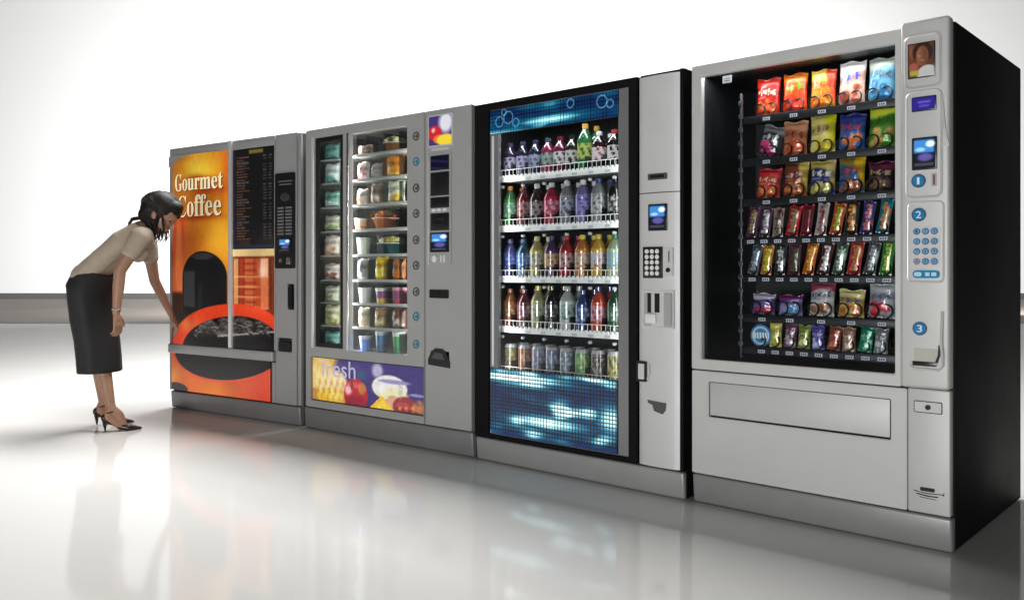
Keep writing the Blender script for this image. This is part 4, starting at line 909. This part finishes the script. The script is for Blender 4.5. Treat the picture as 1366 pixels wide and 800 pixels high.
# legs
knN, knF = P(136, 462, 5.28), P(133, 460, 5.36)
anN, anF = P(148, 545, ZN + .02), P(138, 537, ZF + .02)
chain(bd, [P(117, 390, 5.27), knN, (knN * .6 + anN * .4) + Vector((-.016, .012, 0)), anN], [.068, .046, .044, .027])
chain(bd, [P(117, 390, 5.36), knF, (knF * .6 + anF * .4) + Vector((-.012, 0, 0)), anF], [.068, .046, .044, .027])
# feet on heels
heN, baN, toN = P(143, 556, ZN), P(166, 569.5, ZN + .05), P(181, 571.5, ZN + .08)
heF, baF, toF = P(132, 547.5, ZF), P(158, 560, ZF + .06), P(171, 560.5, ZF + .09)
for an, he, ba, to in ((anN, heN, baN, toN), (anF, heF, baF, toF)):
    cone(bd, an, he, .030, .024); cone(bd, he, ba, .024, .026); cone(bd, an, (an + ba) / 2 + Vector((.01, 0, .02)), .030, .025); cone(bd, (an + ba) / 2 + Vector((.01, 0, .02)), ba, .024, .024); cone(bd, ba, to, .024, .012)
# torso and neck
spine = [P(112, 384, ZC), P(130, 358, ZC), P(152, 338, ZC), P(174, 321, ZC), P(192, 306, ZC), P(205, 297, ZC)]
for off in (-.05, 0, .05):
    chain(bd, [p + Vector((0, off, 0)) for p in spine[:5]], [.075, .070, .070, .075, .050])
chain(bd, spine[4:], [.045, .046])
# head: skull, jaw, nose, chin, ear
hc = P(217, 282, ZC); fw = Vector((.82, .12, -.56)).normalized(); dn_ = Vector((.50, 0, -.86)).normalized()
dn_ = (dn_ - fw * dn_.dot(fw)).normalized()
cone(bd, spine[5], hc - fw * .02 + dn_ * .04, .045, .05)
ball(bd, hc, (.092, .076, .088)); face = hc + fw * .035 + dn_ * .045; ball(bd, face, (.060, .058, .066))
chin = hc + fw * .055 + dn_ * .115; ball(bd, chin, (.022, .024, .020)); cone(bd, face, chin, .05, .024)
cone(bd, hc + fw * .088 + dn_ * .022, hc + fw * .108 + dn_ * .056, .007, .013); ball(bd, hc + fw * .090 + dn_ * .085, (.012, .022, .009)); ball(bd, hc + fw * .086 + dn_ * .096, (.011, .02, .008))
ball(bd, hc + fw * .082 + dn_ * .004, (.018, .05, .014))
ball(bd, hc + Vector((0, -.078, 0)) + dn_ * .035, (.016, .010, .026))
# near arm: hangs down and rests on the knee
shN, elN, wrN = P(187, 316, ZN - .02), P(160, 361, ZN - .08), P(155, 417, ZN - .10)
chain(bd, [shN, shN * .5 + elN * .5, elN, elN * .6 + wrN * .4, wrN], [.050, .041, .034, .033, .022])
def hand(bm, wrist, dirv, side, palmn, curl=.35, spread=.10, s=1.):
    """wrist, pointing direction, thumb side, palm normal (towards the palm side)"""
    dirv, side = dirv.normalized(), side.normalized(); palmn = palmn.normalized()
    pc = wrist + dirv * .045 * s
    cone(bm, wrist, pc, .021 * s, .020 * s)
    for k in (-1, 0, 1): cone(bm, wrist + dirv * .02 * s + side * k * .012 * s, wrist + dirv * .085 * s + side * k * .026 * s, .014 * s, .0125 * s)
    for k, L in ((1.0, .9), (.33, 1.0), (-.33, .95), (-1.0, .75)):
        p = wrist + dirv * .088 * s + side * k * .030 * s; d = (dirv + side * k * spread).normalized(); r = .0092 * s
        for q, ln in enumerate((.042, .027, .022)):
            ang = curl * (q + .6); dd = (d * math.cos(ang) + palmn * math.sin(ang)).normalized(); e = p + dd * ln * L * s
            cone(bm, p, e, r, r * .9, 8); p = e; r *= .9
    p = wrist + dirv * .025 * s + side * .022 * s; d = (dirv * .6 + side * .8 + palmn * .3).normalized()
    for ln, r in ((.040, .013), (.030, .0105), (.024, .009)):
        e = p + d * ln * s; cone(bm, p, e, r * s, r * .88 * s, 8); p = e; d = (d + dirv * .5 + palmn * .15).normalized()
hand(bd, wrN, Vector((.10, .10, -1)), Vector((.35, .9, 0)), Vector((-.9, .35, -.1)), .50, .03, .9)
# far arm: reaches to the machine
shF, elF, wrF = P(197, 322, ZF + .05), P(206, 374, ZF + .14), P(226, 415, ZF + .29)
chain(bd, [shF, shF * .5 + elF * .5, elF, elF * .6 + wrF * .4, wrF], [.046, .038, .032, .031, .021])
hand(bd, wrF, Vector((.32, .30, -.90)), Vector((.45, -.85, .0)), Vector((-.8, -.25, -.35)), .38, .12)
body = organic('body', bd, SKIN, WOM, .0045, 4)
# eye and lips
b = new(); ball(b, hc + fw * .080 + dn_ * .022 + Vector((0, -.032, 0)), (.010, .011, .007)); ball(b, hc + fw * .080 + dn_ * .022 + Vector((0, .032, 0)), (.010, .011, .007))
organic('eye', b, mat('dark eye', (.03, .02, .018), .2, noise_amt=.1), WOM, .003, 1)
b = new(); ball(b, hc + fw * .099 + dn_ * .087, (.006, .019, .006)); ball(b, hc + fw * .094 + dn_ * .097, (.006, .017, .006)); organic('lips', b, mat('lips', (.30, .06, .05), .4, noise_amt=.1), WOM, .003, 1)
# blouse
b = new()
bl = [P(120, 368, ZC), P(130, 358, ZC), P(152, 339, ZC), P(172, 323, ZC), P(188, 309, ZC)]
for off in (-.085, -.04, 0, .04, .085):
    k = 1 - abs(off) * 2.2
    chain(b, [p + Vector((0, off, 0)) for p in bl], [.086 * k, .080 * k, .080 * k, .090 * k, .062 * k])
for z_ in (ZN + .03, ZF - .03): ball(b, P(184, 337, z_), (.062, .058, .060))
chain(b, [shN + Vector((0, .03, 0)), shN, shN * .55 + elN * .45], [.066, .062, .054])
chain(b, [shF + Vector((0, -.03, 0)), shF, shF * .60 + elF * .40], [.062, .058, .050])
organic('blouse', b, BLOUSE, WOM, .0055, 10, .004, 26)
# skirt: lofted rings, hips to below the knee
rings = [(132, 361, .098, .140, .62), (126, 370, .108, .160, .58), (121, 386, .125, .175, .40), (123, 403, .127, .176, .22), (126, 430, .124, .172, .10), (130, 455, .119, .170, .04), (132, 478, .117, .170, .0), (133, 495, .117, .170, .0)]
b = new(); RR = []
NS = 48
for j in range(len(rings) - 1):
    for q in range(5):
        f_ = q / 5; A_, B_ = rings[j], rings[j + 1]; RR.append(tuple(A_[k] * (1 - f_) + B_[k] * f_ for k in range(5)))
RR.append(rings[-1])
for j, (cx, cy, rx, ry, tl) in enumerate(RR):
    c0 = P(cx, cy, ZC) - ROOTP; row = []
    for k in range(NS):
        a = 2 * PI * k / NS; fold = 1 + .026 * math.sin(a * 9 + j * .04) * (j / len(RR)) ** 1.5 + .024 * noise.noise(Vector((math.cos(a) * 2, math.sin(a) * 2, j * .12)))
        x = rx * math.cos(a) * fold; row.append(b.verts.new(c0 + Vector((x, ry * math.sin(a) * fold, -tl * x * .75 if True else 0))))
    RR[j] = row
for A_, B_ in zip(RR, RR[1:]):
    for k in range(NS): b.faces.new([A_[(k + 1) % NS], A_[k], B_[k], B_[(k + 1) % NS]])
b.faces.new(RR[0])
bmesh.ops.recalc_face_normals(b, faces=b.faces[:])
sk = obj('skirt', b, SKIRTM, WOM); sol = sk.modifiers.new('thickness', 'SOLIDIFY'); sol.thickness = .004
# hair
b = new()
ball(b, hc - fw * .022 - dn_ * .010, (.106, .088, .103)); ball(b, hc - fw * .048 + dn_ * .02, (.080, .082, .080)); ball(b, hc + fw * .034 - dn_ * .054, (.064, .070, .046)); ball(b, hc + fw * .068 - dn_ * .034, (.028, .056, .022))
ball(b, hc + Vector((-.022, -.038, 0)) + dn_ * .045, (.058, .044, .075)); ball(b, hc + Vector((-.022, .038, 0)) + dn_ * .045, (.058, .044, .075)); ball(b, hc - fw * .06 + dn_ * .07, (.050, .062, .055))
hr = organic('hair', b, HAIRM, WOM, .005, 14, .0025, 30)
b = new()
rs = random.Random(5)
def lock(p0, pts, r):
    Pp = [p0] + pts; Q = []
    for i in range(len(Pp) - 1):
        for k in range(5): Q.append(Pp[i].lerp(Pp[i + 1], k / 5))
    Q.append(Pp[-1]); n_ = len(Q)
    Q = [q - ROOTP for q in Q]
    tube(b, Q, [r * (1 - .75 * i / (n_ - 1)) for i in range(n_)], 7)
for k in range(46):
    z = rs.uniform(ZC - .09, ZC + .08); x0 = rs.uniform(196, 222)
    ln = rs.uniform(8, 22); cx_ = rs.uniform(-4, 6)
    lock(P(x0, 292 + rs.uniform(-4, 4), z), [P(x0 + cx_ * .6, 296 + ln * .5, z), P(x0 + cx_, 298 + ln, z), P(x0 + cx_ * .2 + rs.uniform(-3, 3), 302 + ln, z)], rs.uniform(.004, .0085))
for k in range(18):   # back lock flicking over the collar
    z = ZC - .07 + rs.uniform(-.02, .05)
    lock(P(206, 292 + rs.uniform(-3, 3), z), [P(192, 290 + rs.uniform(-2, 3), z - .01), P(178 + rs.uniform(-3, 3), 292 + rs.uniform(-2, 2), z), P(171 + rs.uniform(-1, 2), 299 + rs.uniform(-3, 3), z)], rs.uniform(.005, .009))
for k in range(430):
    al = rs.uniform(-1.45, 1.45)           # side angle round the head, 0 = over the crown
    side_v = Vector((0, -1, 0)); up_v = -dn_
    r_ = (up_v * math.cos(al) + side_v * math.sin(al)).normalized()
    t0, t1 = rs.uniform(-.2, .35), rs.uniform(2.0, 2.9)
    pts = []
    for q in range(6):
        th = t0 + (t1 - t0) * q / 5
        d_ = fw * math.cos(th) + r_ * math.sin(th)
        cc_ = hc - fw * .022 - dn_ * .008
        loc_ = Vector((d_.dot(fw) * .109, d_.dot(Vector((0, 1, 0))) * .093, d_.dot(-dn_) * .107))
        p_ = cc_ + fw * loc_.x + Vector((0, 1, 0)) * loc_.y - dn_ * loc_.z
        pts.append(p_ + Vector((rs.uniform(-1, 1), rs.uniform(-1, 1), rs.uniform(-1, 1))) * .0032)
    if rs.random() < .45: pts.append(pts[-1] + Vector((rs.uniform(-.02, .02), rs.uniform(-.01, .01), -.035)))
    lock(pts[0], pts[1:], rs.uniform(.003, .0062))
obj('hair_locks', b, HAIRM, hr)
# shoes: pointed slingbacks with thin heels
for (an, he, ba, to, hx) in ((anN, heN, baN, toN, (142, 5.18)), (anF, heF, baF, toF, (135.5, 5.44))):
    b = new()
    tip = to + Vector((.035, .012, -.008)); tip.z = .008
    g = Vector((0, 0, .012))
    bl_ = Vector((ba.x, ba.y, .022)); 
    for off in (-.016, 0, .016):
        chain(b, [bl_ + Vector((-.02, off, .006)), bl_ + Vector((.03, off * .8, -.004)), tip + Vector((-.01, off * .25, 0))], [.020, .018, .007])
    chain(b, [he + Vector((-.004, 0, -.018)), (he + bl_) / 2 + Vector((0, 0, -.012)), bl_ + Vector((-.01, 0, -.004))], [.020, .015, .016])
    ball(b, he + Vector((-.014, 0, -.004)), (.022, .027, .026))
    cone(b, he + Vector((-.016, 0, -.015)), Vector((he.x - .012, he.y, .006)), .016, .005)
    sh = organic('shoe', b, SHOEM, WOM, .0035, 3)
    b = new(); Q = []
    for k in range(17):
        a = 2 * PI * k / 16; Q.append(an + Vector((-.004 + .034 * math.cos(a), .034 * math.sin(a), -.020 + .006 * math.cos(a))) - ROOTP)
    tube(b, Q[:-1], .0045, 6, True); obj('ankle_strap', b, SHOEM, sh).parent = sh
# bracelet watch on the near wrist
b = new(); d = (wrN - elN).normalized(); c0 = wrN - d * .02 - ROOTP; e1 = d.orthogonal().normalized(); e2 = d.cross(e1)
tube(b, [c0 + (e1 * math.cos(2 * PI * k / 18) + e2 * math.sin(2 * PI * k / 18)) * .027 for k in range(18)], .004, 6, True)
obj('bracelet', b, CHROME, WOM)

# ------------------------------------------------------------------ light
w = bpy.data.worlds.new('World'); sc.world = w; w.use_nodes = True
w.node_tree.nodes['Background'].inputs[0].default_value = (.95, .97, 1, 1); w.node_tree.nodes['Background'].inputs[1].default_value = .032
def aim(o, tgt):
    o.rotation_euler = (Vector(tgt) - Vector(o.location)).to_track_quat('-Z', 'Y').to_euler()
lamp('overhead_softbox', None, (-1.00, 6.75, 4.6), 3.7, 1.4, 570, (0, 0, math.radians(-39.2)))
k = lamp('front_fill', None, (-3.4, -4.4, .55), 2.2, .8, 400); aim(k, (.1, 4.0, .9))  # unseen fill added to brighten the machine fronts
for x_, tx, tz, pw in ((-3.0, -22, 5, 9800), (-1, -8, 7, 1200), (4, 6, 8, 1000), (9, 21, 7, 6000)):
    k = lamp('wall_fill', None, (x_, 20, .30), 1.8, .3, pw); aim(k, (tx, WALL_Y, tz))  # unseen lamps added behind the machines to whiten the wall
lamp('window_lamp', R4, (.44, .062, 1.782), .74, .04, 3.2, (math.radians(-12), 0, 0))
lamp('window_lamp', R3, (.50, .062, 1.786), .80, .04, 4, (math.radians(-10), 0, 0), (.95, .98, 1))
for x_, z_ in ((.148, .95), (.90, .95)):
    L = lamp('side_fill', R3, (x_, .045, z_), .03, 1.1, 1.5, (0, 0, 0)); L.rotation_euler = (math.radians(90), 0, math.radians(-35 if x_ < .5 else 35))
for x_, a_ in ((.412, -60), (.378, 55), (.935, 60)):
    L = lamp('side_fill', R2, (x_, .028, 1.13), .015, 1.25, 2.2 if a_ == 55 else 4.8, (0, 0, 0), (1, .98, .94)); L.rotation_euler = (math.radians(90), 0, math.radians(a_))  # fill strips added to brighten food that the shelves keep dark

# ------------------------------------------------------------------ view
sc.view_settings.view_transform = 'Standard'; sc.view_settings.look = 'None'; sc.view_settings.exposure = 0; sc.view_settings.gamma = 1
sc.cycles.max_bounces = 8; sc.cycles.transparent_max_bounces = 16
